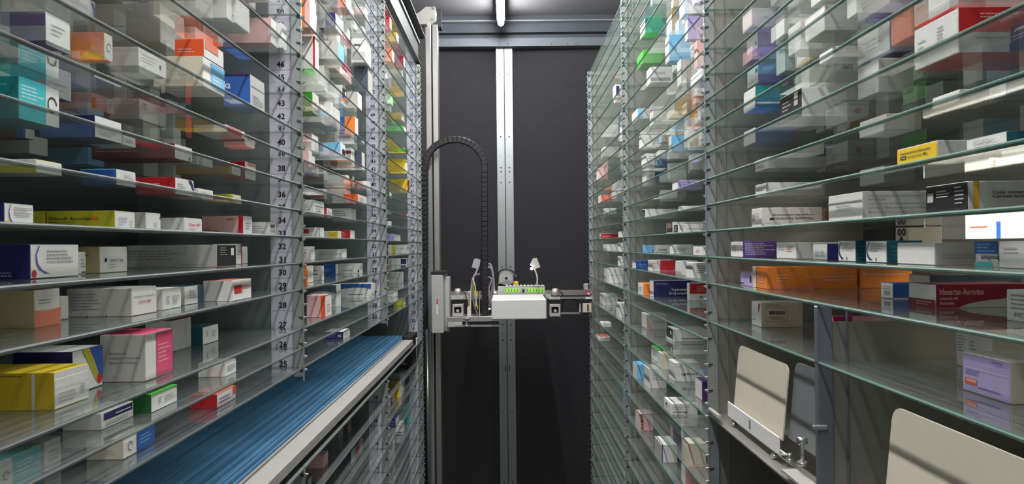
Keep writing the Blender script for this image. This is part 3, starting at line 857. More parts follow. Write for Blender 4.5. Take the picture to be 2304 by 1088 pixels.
Lb('C', 717, 703, 676, 206, (717, 262), side='gn', deco=(('l', 'e', 0.2, 0.8, 0.2, 0.6, 4, 'sa'),), desc='bright green carton with white end')
Lb('B', 783, 769, 738, 191, (783, 245), deco=(('b', 'e', 0.1, 0.95, 0.35, 0.95, 'bk'), ('b', 'e', 0.6, 0.85, 0.45, 0.8, 'w'), ('b', 's', 0, 1, 0.28, 0.3, 'mg')), desc='white carton with black square on its end')
Lb('C', 806, 799, 763, 262, (806, 292), side='or', deco=(('b', 's', 0, 0.35, 0, 1, 'bl'),), desc='orange and blue carton')
Lb('C', 765, 752, 722, 240, (765, 296), deco=(('b', 's', 0, 1, 0, 0.25, 'pp'),), desc='white carton with pink lower edge')
Lb('B', 814, 805, 784, 206, (814, 243), side='g', deco=(), desc='pale carton with rounded white end')
Lb('A', 790, 764, 733, 128, (790, 190), side='cr', end='pk', deco=(('b', 'e', 0, 1, 0, 0.45, 'pp'), ('b', 's', 0.3, 1, 0, 0.3, 'br')), desc='cream carton with pink end')
Lb('A', 774, 761, 735, 92, (774, 128), side='g', end='sk', desc='grey carton with pale blue end')
Lb('B', 717, 709, 683, 75, (717, 147), deco=(('b', 's', 0.9, 1, 0, 1, 're'),), desc='tall white carton with red edge')
Lb('A', 711, 697, 675, -8, (711, 44), side='or', deco=(('b', 's', 0.75, 1, 0, 1, 'pp'),), desc='orange and white carton beside the post')
Lb('a', 769, 755, 725, 28, (768, 79), side='nv', deco=(('b', 's', 0, 0.4, 0, 1, 'mg'), ('b', 'e', 0, 1, 0.55, 0.6, 'nv')), desc='navy carton with white end')
Lb('b', 790, 778, 745, -30, (790, 18), side='sa', deco=(('b', 's', 0, 0.5, 0, 1, 'mg'),), desc='salmon carton')
Lb('a', 835, 822, 795, 20, (835, 85), deco=(('b', 's', 0, 1, 0.1, 0.45, 'g'), ('l', 's', 0.2, 0.9, 0.6, 0.85, 1, 'dk')), desc='white carton with dark lettering')
Lb('A', 838, 828, 800, 125, (838, 185), side='sl', end='g', desc='slate grey carton')
Lb('H', 729, 718, 684, 511, deco=(('b', 's', 0.03, 0.4, 0.45, 0.85, 're'), ('l', 's', 0.42, 0.9, 0.55, 0.85, 2, 'mg'), ('b', 'e', 0, 0.1, 0, 1, 'mg')), desc='white carton with red logo')
Lb('H', 768, 761, 733, 519, deco=(('b', 's', 0.34, 0.98, 0.05, 0.92, 'ye'), ('l', 's', 0.45, 0.9, 0.4, 0.6, 1, 'br')), desc='white carton with yellow panel')
Lb('H', 798, 788, 768, 517, side='re', deco=(('l', 's', 0.1, 0.95, 0.15, 0.85, 4, 'pp'),), desc='red carton with pale lines')
Lb('I', 708, 701, 684, 554, deco=(('b', 's', 0.1, 0.7, 0.1, 0.8, 'g'),), desc='white carton beside the post')
Lb('I', 780, 771, 708, 559, deco=(('l', 's', 0.03, 0.97, 0.15, 0.8, 5, 'mg'), ('b', 's', 0, 1, 0.94, 1, 'dk')), desc='long white carton with rows of print')
Lb('I', 842, 834, 780, 556, deco=(('l', 's', 0.4, 0.9, 0.25, 0.45, 1, 'dk'), ('o', 'e', 0.4, 0.5, 0.3, 'dk')), desc='white carton with dark mark on its end')
Lb('J', 705, 690, 684, 598, end='w', side='or', deco=(('b', 'e', 0, 0.15, 0, 0.8, 'sa'), ('l', 'e', 0.3, 0.9, 0.3, 0.7, 3, 'pp')), desc='orange and white carton beside the post')
Lb('J', 729, 724, 706, 598, side='g', deco=(('l', 's', 0.1, 0.9, 0.3, 0.55, 1, 'dk'), ('l', 's', 0.1, 0.9, 0.6, 0.75, 1, 'dk')), desc='pale grey carton with dark lettering')
Lb('J', 761, 755, 729, 594, (729, 621), side='bl', deco=(('l', 's', 0.1, 0.9, 0.2, 0.6, 3, 'sk'),), desc='blue carton with pale lettering')
Lb('J', 816, 809, 761, 593, deco=(('l', 's', 0.2, 0.9, 0.2, 0.4, 1, 'mg'), ('b', 's', 0.92, 0.98, 0.1, 0.35, 'dk'), ('l', 's', 0.2, 0.7, 0.8, 0.9, 1, 'mg')), desc='wide white carton with thin grey print')
CURVE = [(0, 0.55), (0.15, 0.64), (0.45, 0.72), (0.75, 0.7), (1, 0.6), (1, 0.97), (0, 0.97)]
DOTS = tuple(('o', 's', 0.72 + 0.22 * random.random(), 0.15 + 0.45 * random.random(), 0.02, 'dk') for _ in range(14))
Lb('K', 843, 835, 761, 637, (835, 669), side='w', deco=(('p', 's', CURVE, 'bl'), ('l', 's', 0.3, 0.75, 0.14, 0.3, 1, 'dk')) + DOTS, maxlen=0.2, desc='wide white carton with blue arched band')
Lb('K', 767, 757, 690, 640, (757, 690), side='g', deco=DOTS + (('p', 's', CURVE, 'sl'),), maxlen=0.2, desc='grey carton with slate arch and dots')
Lb('K', 746, 732, 690, 664, (732, 713), side='pp', top='pp', deco=(('b', 's', 0.76, 1, 0, 1, 'ro'), ('l', 's', 0.2, 0.7, 0.8, 0.92, 2, 'mg'), ('l', 'e', 0.2, 0.8, 0.2, 0.6, 3, 'g')), desc='pale carton with red-orange band')
Lb('M', 787, 772, 728, 746, (772, 763), side='nv', top='w', deco=(('t', 's', 'MG', 0.72, 0.3, 0.35, 'w', False, 0.2), ('l', 's', 0.2, 0.65, 0.25, 0.8, 3, 'lp'), TXT_E), desc='navy carton with white end')
# ---- left rack, farthest bay
Lb('H', 901, 888, 873, 526, side='lp', deco=(('l', 's', 0.1, 0.95, 0.2, 0.8, 4, 'pu'),), desc='lilac carton with purple print')
Lb('G', 881, 876, 866, 497, deco=(), desc='small white carton')
Lb('F', 881, 876, 866, 477, deco=(), desc='small white carton')
Lb('F', 919, 915, 894, 480, (919, 486), side='mr', end='g', desc='flat maroon carton')
Lb('E', 881, 876, 868, 432, (881, 447), side='dg', deco=(), desc='small dark green carton')
Lb('D', 921, 917, 874, 403, (921, 435), side='ye', end='mr', top='ye', deco=(('l', 's', 0.3, 0.85, 0.5, 0.8, 3, 'br'),), desc='bright yellow carton with brown print')
Lb('C', 917, 912, 871, 357, (917, 391), side='ye', deco=(('b', 's', 0, 1, 0, 0.15, 'am'), ('l', 's', 0.1, 0.6, 0.25, 0.5, 2, 'am')), desc='yellow carton with amber lower edge')
Lb('A', 914, 908, 868, 283, (914, 298), side='gn', desc='green carton')
Lb('B', 918, 912, 880, 332, (918, 347), side='gn', end='dg', desc='green carton')
Lb('a', 910, 904, 871, 253, (910, 276), side='am', desc='amber carton')
Lb('e', 897, 892, 872, 72, (897, 95), side='oy', desc='olive yellow carton')
Lb('e', 881, 877, 866, 36, (881, 50), side='re', desc='red carton')
Lb('d', 912, 908, 890, 107, (912, 142), side='mr', end='g', desc='maroon carton')
Lb('c', 887, 882, 870, 85, (887, 133), side='sa', desc='salmon and white carton')
Lb('I', 921, 916, 873, 550, deco=(('b', 's', 0.2, 0.36, 0, 1, 'ye'), ('l', 's', 0.5, 0.95, 0.4, 0.6, 1, 'mg')), desc='white carton with yellow stripe')
Lb('J', 917, 914, 873, 581, deco=(('b', 's', 0.7, 1, 0.1, 0.95, 'nv'), ('b', 's', 0, 0.2, 0, 0.9, 'pp')), desc='white carton with navy patch')
Lb('K', 908, 904, 872, 612, (904, 636), side='g', deco=(('l', 's', 0.1, 0.8, 0.3, 0.7, 2, 'mg'),), desc='pale grey carton')
Lb('L', 895, 891, 874, 655, (891, 667), deco=(), desc='small white carton')
Lb('M', 912, 908, 897, 672, (908, 686), side='yg', desc='small yellow-green carton')
# ---- left rack, lower shelves under the conveyor
Lb('l3', 864, 858, 812, 1041, (858, 1061), deco=(('l', 's', 0.1, 0.6, 0.55, 0.9, 2, 'mg'), ('b', 's', 0.1, 0.95, 0.15, 0.25, 'dk')), desc='white carton with grey print')
Lb('l2', 817, 790, 761, 1015, (790, 1046), side='vi', deco=(('b', 'e', 0.35, 0.68, 0, 1, 're'),), desc='violet carton with red stripe on white end')
Lb('l1', 772, 762, 725, 962, (762, 992), side='mg', end='g', desc='grey carton')
Lb('l1', 790, 783, 771, 950, (783, 975), side='mr', end='g', desc='maroon carton')
Lb('l1', 889, 883, 876, 883, (883, 905), end='pp', side='pp', desc='pale pink carton')
Lb('l1', 908, 900, 889, 868, (900, 886), side='bl', desc='blue carton with white end')
Lb('l2', 898, 890, 877, 942, (890, 961), side='nv', deco=(('l', 's', 0.1, 0.9, 0.2, 0.8, 4, 'lp'),), desc='navy carton with pale print')
Lb('l3', 910, 904, 893, 955, (904, 975), deco=(('b', 's', 0, 1, 0.1, 0.2, 'bk'),), desc='white carton with black line')
Lb('l3', 924, 917, 900, 918, (917, 953), side='te', end='cy', desc='teal carton')

# ---- right rack, nearest bay
Rb('9', 1645, 1672, 1748, 543, (1672, 578), side='pu', deco=(('l', 's', 0.06, 0.95, 0.12, 0.92, 6, 'w'), ('l', 'e', 0.2, 0.5, 0.3, 0.8, 4, 'mg')), desc='purple carton with white print')
Rb('9', 1748, 1792, 1932, 545, (1792, 582), side='g', top='re', deco=(('l', 'e', 0.55, 0.95, 0.4, 0.8, 3, 'sa'), ('l', 'e', 0.1, 0.45, 0.5, 0.8, 2, 'g')), desc='white carton with red top')
Rb('9', 1830, 1862, 1900, 548, (1862, 584.5), side='nv', deco=(('t', 's', 'life', 0.9, 0.42, 0.28, 'w', True, 0.55), ('t', 's', 'MG', 0.92, 0.85, 0.2, 'w', True, 0.4), ('l', 'e', 0.2, 0.5, 0.2, 0.6, 3, 'g'), ('l', 'e', 0.6, 0.85, 0.2, 0.6, 4, 'mg')), desc='navy carton with upside-down white letters')
SWR = ('a', 'e', [(0.2, 0.95, 0.02), (0.08, 0.7, 0.02), (0.07, 0.45, 0.025), (0.14, 0.25, 0.05), (0.28, 0.1, 0.08)], 'nv')
Rb('9', 1887, 1926, 1950, 541, (1926, 588), side='dt', deco=(SWR, ('l', 'e', 0.25, 0.9, 0.5, 0.9, 4, 'mg'), ('l', 's', 0.1, 0.5, 0.1, 0.8, 4, 'te'), ('b', 'e', 0.5, 0.55, 0.08, 0.2, 'dk')), desc='farther teal carton with blue swoosh')
Rb('9', 1949, 1996, 2030, 541, (1996, 591), side='dt', deco=(SWR, ('l', 'e', 0.25, 0.9, 0.5, 0.9, 4, 'mg'), ('l', 's', 0.1, 0.5, 0.1, 0.8, 4, 'te'), ('b', 'e', 0.5, 0.55, 0.08, 0.2, 'dk')), desc='nearer teal carton with blue swoosh')
Rb('9', 2020, 2105, 2215, 545, (2105, 596), side='g', deco=(('t', 's', 'Cada comprimido contem 20', 0.12, 0.42, 0.09, 'mg', False, 0.8), ('t', 's', 'de dicloridrato de beta-hi', 0.12, 0.28, 0.09, 'mg', False, 0.8)), desc='blank white-ended carton with small grey print')
Rb('9', 2196, 2248, 2330, 542, (2248, 600), side='w', end='w', deco=(('b', 'e', 0, 1, 0.5, 1, 'bl'), ('l', 'e', 0.1, 0.95, 0.55, 0.95, 3, 'sk'), ('t', 'e', 'Imodium', 1.08, 0.43, 0.2, 'nv', True, 0.8), ('b', 'e', 0, 0.75, 0.0, 0.18, 'cy')), desc='blue and white carton with upside-down lettering')
Rb('9', 2249, 2330, 2480, 541, (2262, 602), side='g', deco=(('l', 'e', 0.15, 0.6, 0.5, 0.8, 2, 'g'),), desc='blank white carton at the picture edge')
Rb('9', 1943, 2013, 2120, 508, inset=0.21, side='bk', end='bk', desc='black carton standing far back')
Rb('9', 2016, 2044, 2120, 506, inset=0.20, side='cr', end='cr', deco=(('p', 'e', [(0.5, 0.05), (0.85, 0.4), (0.5, 0.75), (0.15, 0.4)], 'bk'), ('o', 'e', 0.35, 0.85, 0.12, 'bk', 0.5), ('o', 'e', 0.7, 0.85, 0.12, 'bk', 0.5)), desc='cream carton with black diamond ornament')
Rb('10', 1667, 1692, 1730, 613, (1670, 641), side='pp', end='lp', deco=(('b', 'e', 0.02, 0.3, 0.12, 0.22, 'dk'), ('b', 'e', 0.85, 1.0, 0.3, 0.8, 'dk')), desc='small pink carton')
o1 = Rb('10', 1692, 1727, 1929, 601, (1727, 650), side='or', end='or', top='or', maxlen=0.17, deco=(('b', 'e', 0, 0.24, 0, 1, 'w'), GL(0.12, 0.5, 0.13), ('l', 'e', 0.35, 0.9, 0.25, 0.7, 4, 'pp'), ('p', 's', [(0.05, 0), (0.5, 0), (0.78, 0.55), (0.4, 0.1), (0.05, 0.15)], 'sa'), ('t', 's', 'Bupropiom Bluepharm', 0.97, 0.42, 0.09, 'pp', True, 0.34), ('t', 's', '150 mg comprimidos de libertacao', 0.97, 0.58, 0.09, 'pp', True, 0.55), ('l', 's', 0.1, 0.28, 0.3, 0.7, 3, 'pp')), desc='long orange carton with ring logo')
Rb('10', 1692, 1727, 1929, 601, (1727, 650), side='or', end='or', maxlen=0.10, deco=(('t', 's', '100 mg', 0.3, 0.7, 0.12, 'pp', True, 0.25), ('l', 's', 0.3, 0.9, 0.55, 0.7, 1, 'pp')), desc='second orange carton behind the long one')
PLACED[-1][2] = o1[3] + 0.006; PLACED[-1][3] = o1[3] + 0.10
Rb('10', 1983, 2010, 2060, 637, (2010, 672), side='bl', deco=(('c', 'e', 0.3, 0.8, 0.2, 0.5, 'mg'), ('l', 'e', 0.1, 0.9, 0.55, 0.85, 2, 'mg'), ('b', 's', 0, 1, 0, 0.06, 'w')), desc='small blue carton with white end')
Rb('10', 2046, 2107, 2330, 640, (2107, 692), side='mr', end='w', top='mr', maxlen=0.2, deco=(('t', 's', 'Irbesartan Aurovitas', 0.03, 0.56, 0.26, 'pp', False, 0.45), ('t', 's', 'comprimidos MG', 0.03, 0.34, 0.12, 'pp', False, 0.19), ('t', 's', '28 comprimidos', 0.03, 0.14, 0.12, 'pp', False, 0.15), ('p', 's', [(0.22, 0.0), (1, 0), (1, 0.5), (0.5, 0.3), (0.33, 0.18)], 'g'), ('b', 'e', 0, 1, 0.0, 0.32, 'mr'), ('l', 'e', 0.3, 0.95, 0.05, 0.26, 2, 'pp')), desc='maroon carton with large pale lettering')
Rb('10', 2266, 2345, 2450, 657, (2272, 720), deco=(('l', 'e', 0.15, 0.9, 0.35, 0.9, 4, 'mg'), ('t', 'e', 'YK2N', 0.75, 0.28, 0.14, 'mg', True, 0.5)), desc='white carton cut by the picture edge')
Rb('10', 2046, 2093, 2300, 619, inset=0.19, side='sl', end='g', deco=(TXT_E, GL(0.75, 0.35, 0.14)), desc='grey carton behind the maroon one')
Rb('11', 1692, 1714, 1807, 681, (1714, 736), side='cr', end='w', deco=(('p', 'e', [(0.75, 0.95), (0.9, 0.95), (0.75, 0.6), (0.7, 0.65)], 're'), ('l', 'e', 0.1, 0.4, 0.2, 0.3, 1, 'dk'), ('b', 's', 0.08, 0.62, 0.24, 0.25, 'br'), ('b', 's', 0.08, 0.62, 0.80, 0.81, 'br'), ('b', 's', 0.08, 0.084, 0.24, 0.81, 'br'), ('b', 's', 0.616, 0.62, 0.24, 0.81, 'br'), ('c', 's', 0.18, 0.56, 0.52, 0.66, 'dk'), ('l', 's', 0.2, 0.6, 0.3, 0.45, 2, 'br'), ('l', 's', 0.15, 0.55, 0.86, 0.92, 1, 'br')), desc='cream carton with bar code')
Rb('11', 1864, 1875, 2030, 712, inset=0.078, side='pp', end='w', top='ma', deco=(('b', 's', 0, 0.28, 0, 1, 'ma'), ('b', 'e', 0.1, 0.9, 0.3, 0.8, 're')), desc='magenta and pink carton behind the half panel')
Rb('11', 2168, 2275, 2420, 815, (2275, 909), side='cr', end='lp', top='w', deco=(('b', 'e', 0.06, 0.32, 0.2, 0.36, 'ro'), ('t', 'e', 'sandoz', 0.31, 0.33, 0.08, 'w', True, 0.22), ('l', 'e', 0.35, 0.95, 0.12, 0.22, 1, 'pu'), ('l', 'e', 0.08, 0.5, 0.45, 0.6, 2, 'pu'), ('b', 'e', 0.0, 1, 0.63, 0.64, 'w'), ('l', 'e', 0.65, 0.95, 0.85, 0.95, 1, 'pu')), desc='cream carton with lilac end and orange tag')
Rb('11', 2153, 2235, 2420, 757, inset=0.17, side='cr', end='w', deco=(('l', 'e', 0.05, 0.3, 0.4, 0.9, 6, 'mg'), ('l', 'e', 0.4, 0.6, 0.4, 0.8, 4, 'mg')), desc='cream-white carton farther back')
Rb('8', 1692, 1714, 1850, 467, inset=0.02, deco=(('t', 's', 'Olanzapina Aurobindo', 0.86, 0.46, 0.13, 'dk', True, 0.64), ('b', 's', 0.13, 0.205, 0.32, 0.46, 'dg'), ('t', 's', 'comprimidos orodispersiveis', 0.86, 0.64, 0.11, 'dk', True, 0.68), ('l', 's', 0.05, 0.45, 0.14, 0.2, 1, 'mg'), ('c', 'e', 0.1, 0.35, 0.3, 0.7, 'mg'), ('l', 'e', 0.4, 0.95, 0.5, 0.8, 2, 'g')), desc='white carton with upside-down black lettering')
Rb('8', 1865, 1942, 2090, 430, inset=0.02, side='g', maxlen=0.2, deco=(('b', 'e', 0, 1, 0.64, 0.70, 'mg'), ('l', 'e', 0.25, 0.75, 0.3, 0.6, 3, 'g'), ('t', 's', 'Cada comprimido contem dapagliflozina propan', 0.08, 0.80, 0.065, 'mg', False, 0.86), ('t', 's', 'dapagliflozina.', 0.08, 0.67, 0.065, 'mg', False, 0.28), ('t', 's', 'Contem lactose. Ver folheto informativo para m', 0.08, 0.52, 0.065, 'mg', False, 0.88), ('t', 's', 'Consultar o folheto informativo antes de utilizar', 0.08, 0.36, 0.065, 'mg', False, 0.88), ('t', 's', 'Manter fora da vista e do alcance das criancas', 0.08, 0.20, 0.065, 'mg', False, 0.86)), desc='white carton with five lines of grey text')
Rb('8', 2084, 2179, 2400, 407, inset=0.015, side='g', end='bk', maxlen=0.2, deco=(('l', 'e', 0.28, 0.66, 0.5, 0.8, 3, 'w'), ('b', 'e', 0.06, 0.21, 0.38, 0.72, 'g'), ('l', 'e', 0.72, 0.96, 0.2, 0.9, 5, 'g'), ('b', 's', 0.05, 0.11, 0, 1, 'am'), ('t', 's', 'Cada comprimido revestido', 0.24, 0.56, 0.10, 'dk', False, 0.75), ('t', 's', 'Contem lactose mono-hidratada', 0.24, 0.42, 0.10, 'dk', False, 0.82)), desc='grey carton with black end and amber stripe')
Rb('8', 1850, 1858, 1900, 470, inset=0.10, side='br', end='br', desc='thin brown carton between two white ones')
Rb('7', 1700, 1728, 1856, 410, (1728, 440), deco=(('l', 'e', 0.1, 0.85, 0.45, 0.75, 2, 'dk'), ('b', 'e', 0.92, 1.0, 0, 1, 'mg')), desc='white carton with black print on its end')
Rb('7', 1793, 1807, 1875, 428, (1807, 446), side='nv', deco=(('b', 's', 0, 1, 0, 0.2, 'w'), ('l', 'e', 0.1, 0.8, 0.4, 0.8, 1, 'dk')), desc='flat navy carton')
Rb('7', 2019, 2110, 2180, 315, inset=0.008, side='g', end='ye', top='ye', deco=(('t', 'e', 'Atorvastatina Azevedos', 0.1, 0.58, 0.15, 'dk', False, 0.75), ('b', 'e', 0.1, 0.25, 0.26, 0.46, 'bk'), ('t', 'e', '10 mg', 0.115, 0.31, 0.10, 'w', False, 0.12), ('t', 'e', 'Comprimidos MG', 0.28, 0.30, 0.14, 'dk', False, 0.5)), desc='grey carton with yellow end and black lettering')
Rb('7', 2175, 2266, 2400, 307, inset=0.008, side='dt', end='w', deco=(TXT_E,), desc='white-ended dark teal carton at the picture edge')
Rb('7', 1935, 1990, 2060, 372, inset=0.12, side='g', deco=(), desc='pale carton standing deep')
Rb('6', 1700, 1730, 1860, 352, (1703, 386), deco=(('l', 'e', 0.1, 0.7, 0.2, 0.5, 2, 'dk'),), desc='white carton with black print on its end')
Rb('6', 1859, 1908, 2030, 315, (1862, 372), side='g', deco=(('o', 's', 0.2, 0.5, 0.16, 're'), ('t', 's', 'edulvitin', 0.93, 0.62, 0.18, 'mg', True, 0.6), ('l', 'e', 0.1, 0.5, 0.2, 0.5, 3, 'mg')), desc='grey carton with red round logo')
Rb('6', 2175, 2265, 2400, 184, (2175, 241), side='dt', deco=(TXT_E, ('o', 'e', 0.35, 0.6, 0.1, 'g')), desc='white-ended dark carton at the picture edge')
Rb('6', 2098, 2160, 2230, 200, inset=0.03, side='g', desc='pale carton with white end')
Rb('6', 2032, 2087, 2160, 288, (2087, 330), side='dg', end='gn', desc='green carton standing deep')
Rb('6', 1935, 1995, 2050, 255, inset=0.05, side='g', end='g', desc='plain grey carton')
Rb('5', 1755, 1805, 1955, 196, (1752, 320), side='w', end='bk', deco=(('b', 'e', 0.68, 0.85, 0.72, 0.92, 'w'), ('b', 'e', 0.68, 0.85, 0.48, 0.66, 'g'), ('l', 'e', 0.15, 0.55, 0.4, 0.8, 3, 'g'), ('t', 's', 'Fluoxetina Zentiva', 0.97, 0.42, 0.08, 'mg', True, 0.5), ('t', 's', 'capsulas MG', 0.97, 0.54, 0.08, 'mg', True, 0.38), ('l', 's', 0.6, 0.97, 0.1, 0.28, 3, 'mg')), desc='white carton with black upper end')
Rb('5', 1674, 1700, 1790, 285, (1676, 330), side='bl', deco=(), desc='white-ended blue carton')
Rb('5', 1931, 1978, 2056, 130, (1936, 224), side='g', deco=(), desc='plain white-ended carton')
Rb('5', 2058, 2158, 2400, 17, (2161, 143), side='g', maxlen=0.2, top='re', deco=(('b', 's', 0, 1, 0.45, 1, 're'), ('l', 's', 0.2, 0.6, 0.75, 0.9, 2, 'pp'), ('l', 'e', 0.1, 0.3, 0.3, 0.7, 3, 'g'), ('l', 'e', 0.55, 0.75, 0.4, 0.8, 5, 'mg'), ('l', 's', 0.15, 0.5, 0.28, 0.36, 1, 'mg')), desc='large white-ended carton with red upper side')
Rb('5', 2252, 2345, 2450, 30, (2254, 124), side='vi', end='vi', deco=(('t', 'e', 'Zarator', 0.75, 0.82, 0.14, 'w', True, 0.6), ('b', 'e', 0, 1, 0, 0.3, 'nv'), ('l', 'e', 0.1, 0.6, 0.35, 0.6, 2, 'lp')), desc='violet carton with slanting white lettering')
Rb('4', 1674, 1700, 1790, 193, (1676, 247), side='te', deco=(('l', 's', 0.2, 0.9, 0.35, 0.6, 3, 'cy'), ('b', 's', 0, 1, 0, 0.1, 'w')), desc='teal carton with white end')
Rb('4', 1844, 1874, 1950, 103, inset=0.02, side='g', desc='grey carton with white end')
Rb('4', 1930, 2003, 2062, 43, (2003, 112), side='pu', deco=(('t', 's', 'xalbufamid', 0.95, 0.9, 0.14, 'dk', True, 0.7), TXT_E), desc='purple carton with white end')
Rb('4', 1790, 1822, 1880, 152, inset=0.09, side='cr', end='w', desc='cream carton standing deep')
Rb('3', 1682, 1706, 1800, 144, (1684, 199), side='pu', deco=(('l', 's', 0.1, 0.5, 0.65, 0.85, 2, 'lp'), ('t', 's', 'Olmesar', 0.95, 0.85, 0.16, 'lp', True, 0.36), ('b', 'e', 0.8, 0.95, 0.6, 0.8, 'dk')), desc='purple carton with white end')
Rb('3', 1766, 1802, 1900, 45, (1768, 133), deco=(), desc='glossy white carton')
Rb('3', 1812, 1856, 1930, 10, inset=0.04, side='g', deco=(), desc='bright white-ended carton')
Rb('3', 1793, 1830, 1920, 103, (1795, 150), side='cr', deco=(('p', 'e', [(0, 0), (1, 0), (1, 0.5), (0, 0.15)], 'am'),), desc='cream carton with amber corner')
Rb('2', 1672, 1693, 1762, 103, (1675, 147), side='lp', end='pp', deco=(('a', 's', [(0.0, 0.1, 0.05), (0.2, 0.5, 0.1), (0.1, 0.9, 0.05)], 'pp'),), desc='pale pink carton')
Rb('1', 1671, 1692, 1745, 18, (1675, 75), side='g', deco=(('l', 's', 0.5, 0.9, 0.4, 0.6, 1, 'mg'),), desc='pale carton with rounded white end')
Rb('2', 1735, 1765, 1830, 40, (1740, 95), side='g', desc='grey-white carton')

# ---- right rack, middle bay
Rb('8', 1516, 1527, 1582, 504, inset=0.012, deco=(('b', 'e', 0.1, 0.9, 0.05, 0.95, 'bk'), ('l', 'e', 0.3, 0.8, 0.2, 0.8, 4, 'w'), ('l', 's', 0.05, 0.25, 0.3, 0.9, 3, 'mg'), ('b', 's', 0.32, 1, 0.4, 0.44, 'mg')), desc='white carton with black end in front')
Rb('8', 1500, 1514, 1590, 499, inset=0.02, deco=(('b', 'e', 0.1, 0.95, 0.1, 1, 'br'), ('l', 'e', 0.3, 0.9, 0.3, 0.9, 4, 'w')), desc='white carton with dark brown end')
Rb('9', 1446, 1450, 1506, 551, inset=0.03, end='sk', deco=(('b', 's', 0, 0.38, 0, 1, 'sk'), ('b', 's', 0.3, 0.37, 0.1, 0.35, 'bl'), ('t', 's', 'Janoy', 0.9, 0.4, 0.3, 'dk', True, 0.35)), desc='white carton with light blue part')
Rb('9', 1507, 1512, 1559, 550, inset=0.012, deco=(('l', 's', 0.1, 0.95, 0.2, 0.7, 3, 'te'),), desc='white carton with green-grey print')
Rb('9', 1560, 1582, 1600, 552, inset=0.012, deco=(('l', 'e', 0.3, 0.7, 0.2, 0.6, 3, 'sa'),), desc='plain white carton beside the post')
Rb('10', 1423, 1431, 1457, 586, inset=0.012, side='bl', deco=(('l', 's', 0.2, 1, 0.4, 0.55, 1, 'sk'),), desc='blue carton with white end')
Rb('10', 1458, 1468, 1519, 585, inset=0.015, side='w', deco=(('b', 's', 0.35, 1, 0, 1, 'pk'), ('b', 's', 0.35, 1, 0.1, 0.95, 're'), ('l', 's', 0, 0.3, 0.2, 0.8, 3, 'sa')), desc='white and red carton')
Rb('10', 1520, 1532, 1545, 587, inset=0.02, desc='thin pale carton')
Rb('10', 1544, 1559, 1590, 591, inset=0.012, deco=(('l', 's', 0.2, 0.9, 0.3, 0.85, 4, 'mg'), ('b', 'e', 0.1, 0.9, 0.62, 0.7, 'mg')), desc='white carton beside the post')
Rb('11', 1436, 1448, 1466, 638, (1448, 665), side='or', deco=(TXT_E,), desc='white-ended orange carton')
Rb('11', 1462, 1471, 1556, 632, (1471, 668), side='nv', top='lp', maxlen=0.18, deco=(('t', 's', 'Topiramato', 0.46, 0.38, 0.17, 'w', False, 0.46), ('t', 's', '25 mg comprimidos', 0.40, 0.16, 0.14, 'w', False, 0.62), ('l', 's', 0.05, 0.45, 0.72, 0.9, 2, 'lp')), desc='navy carton with large white lettering')
Rb('11', 1546, 1552, 1592, 637, (1552, 676), side='w', deco=(('b', 's', 0, 1, 0.4, 1, 're'), ('l', 's', 0.4, 1, 0.5, 0.85, 3, 'pp'), ('o', 's', 0.65, 0.2, 0.08, 'dk', 0.6)), desc='red and white carton beside the post')
Rb('13', 1444, 1455, 1500, 707, (1455, 741), deco=(('p', 's', [(0, 0), (0.3, 0), (0, 0.9)], 'pp'), ('l', 's', 0.35, 0.95, 0.4, 0.6, 2, 'mg')), desc='white carton with grey lettering')
Rb('13', 1500, 1514, 1590, 740, (1514, 768), end='bk', deco=(('b', 'e', 0, 1, 0, 0.2, 'w'), ('b', 'e', 0.65, 0.85, 0.5, 0.8, 'w'), ('b', 's', 0.25, 0.9, 0.2, 0.24, 'dk')), desc='white carton with black end')
Rb('14', 1466, 1481, 1514, 786, (1481, 815), side='gn', deco=(TXT_E,), desc='green carton with white end')
Rb('15', 1424, 1433, 1449, 820, (1433, 854), side='sk', top='sk', desc='light blue carton')
Rb('15', 1449, 1461, 1500, 830, (1461, 873), deco=(('l', 's', 0.2, 0.8, 0.4, 0.85, 4, 'mg'),), desc='white carton with fine print')
Rb('14', 1505, 1518, 1575, 816, (1518, 858), deco=(('t', 's', 'Aurovitas MG', 0.92, 0.45, 0.16, 'dk', True, 0.65), ('l', 's', 0.05, 0.4, 0.75, 0.85, 1, 'g')), desc='white carton with upside-down black lettering')
Rb('14', 1565, 1580, 1592, 858, (1580, 901), side='vi', desc='white-ended violet carton beside the post')
Rb('15', 1495, 1511, 1570, 908, (1511, 936), deco=(('t', 's', 'Monoprost', 0.6, 0.3, 0.2, 'dk', True, 0.55), ('l', 's', 0.05, 0.7, 0.45, 0.8, 2, 'mg'), ('b', 'e', 0.3, 0.45, 0.5, 0.75, 'dk'), ('l', 't', 0.1, 0.8, 0.3, 0.7, 3, 'g')), desc='white carton with upside-down black lettering')
Rb('17', 1430, 1438, 1470, 931, (1438, 969), side='pp', deco=(('v', 's', 'PULMAFLO', 0.32, 0.06, 0.20, 'dk'), ('b', 's', 0, 1, 0.95, 1, 'br'), ('l', 's', 0.4, 0.95, 0.1, 0.9, 6, 'pp')), desc='pale carton with vertical black lettering')
Rb('17', 1474, 1489, 1524, 1000, (1489, 1041), side='w', end='g', deco=(('b', 's', 0, 0.08, 0, 1, 'pu'),), desc='white carton with purple edge')
Rb('16', 1536, 1548, 1580, 997, (1548, 1045), side='cr', end='cr', desc='cream carton')
Rb('7', 1444, 1452, 1525, 470, (1450, 492), deco=(('b', 'e', 0.1, 0.9, 0.05, 0.95, 'bk'), ('l', 'e', 0.2, 0.8, 0.2, 0.8, 3, 'w')), desc='long white carton with black end')
Rb('7', 1526, 1532, 1590, 463, inset=0.02, deco=(('b', 's', 0, 1, 0.3, 0.33, 'mg'),), desc='white carton nearer the post')
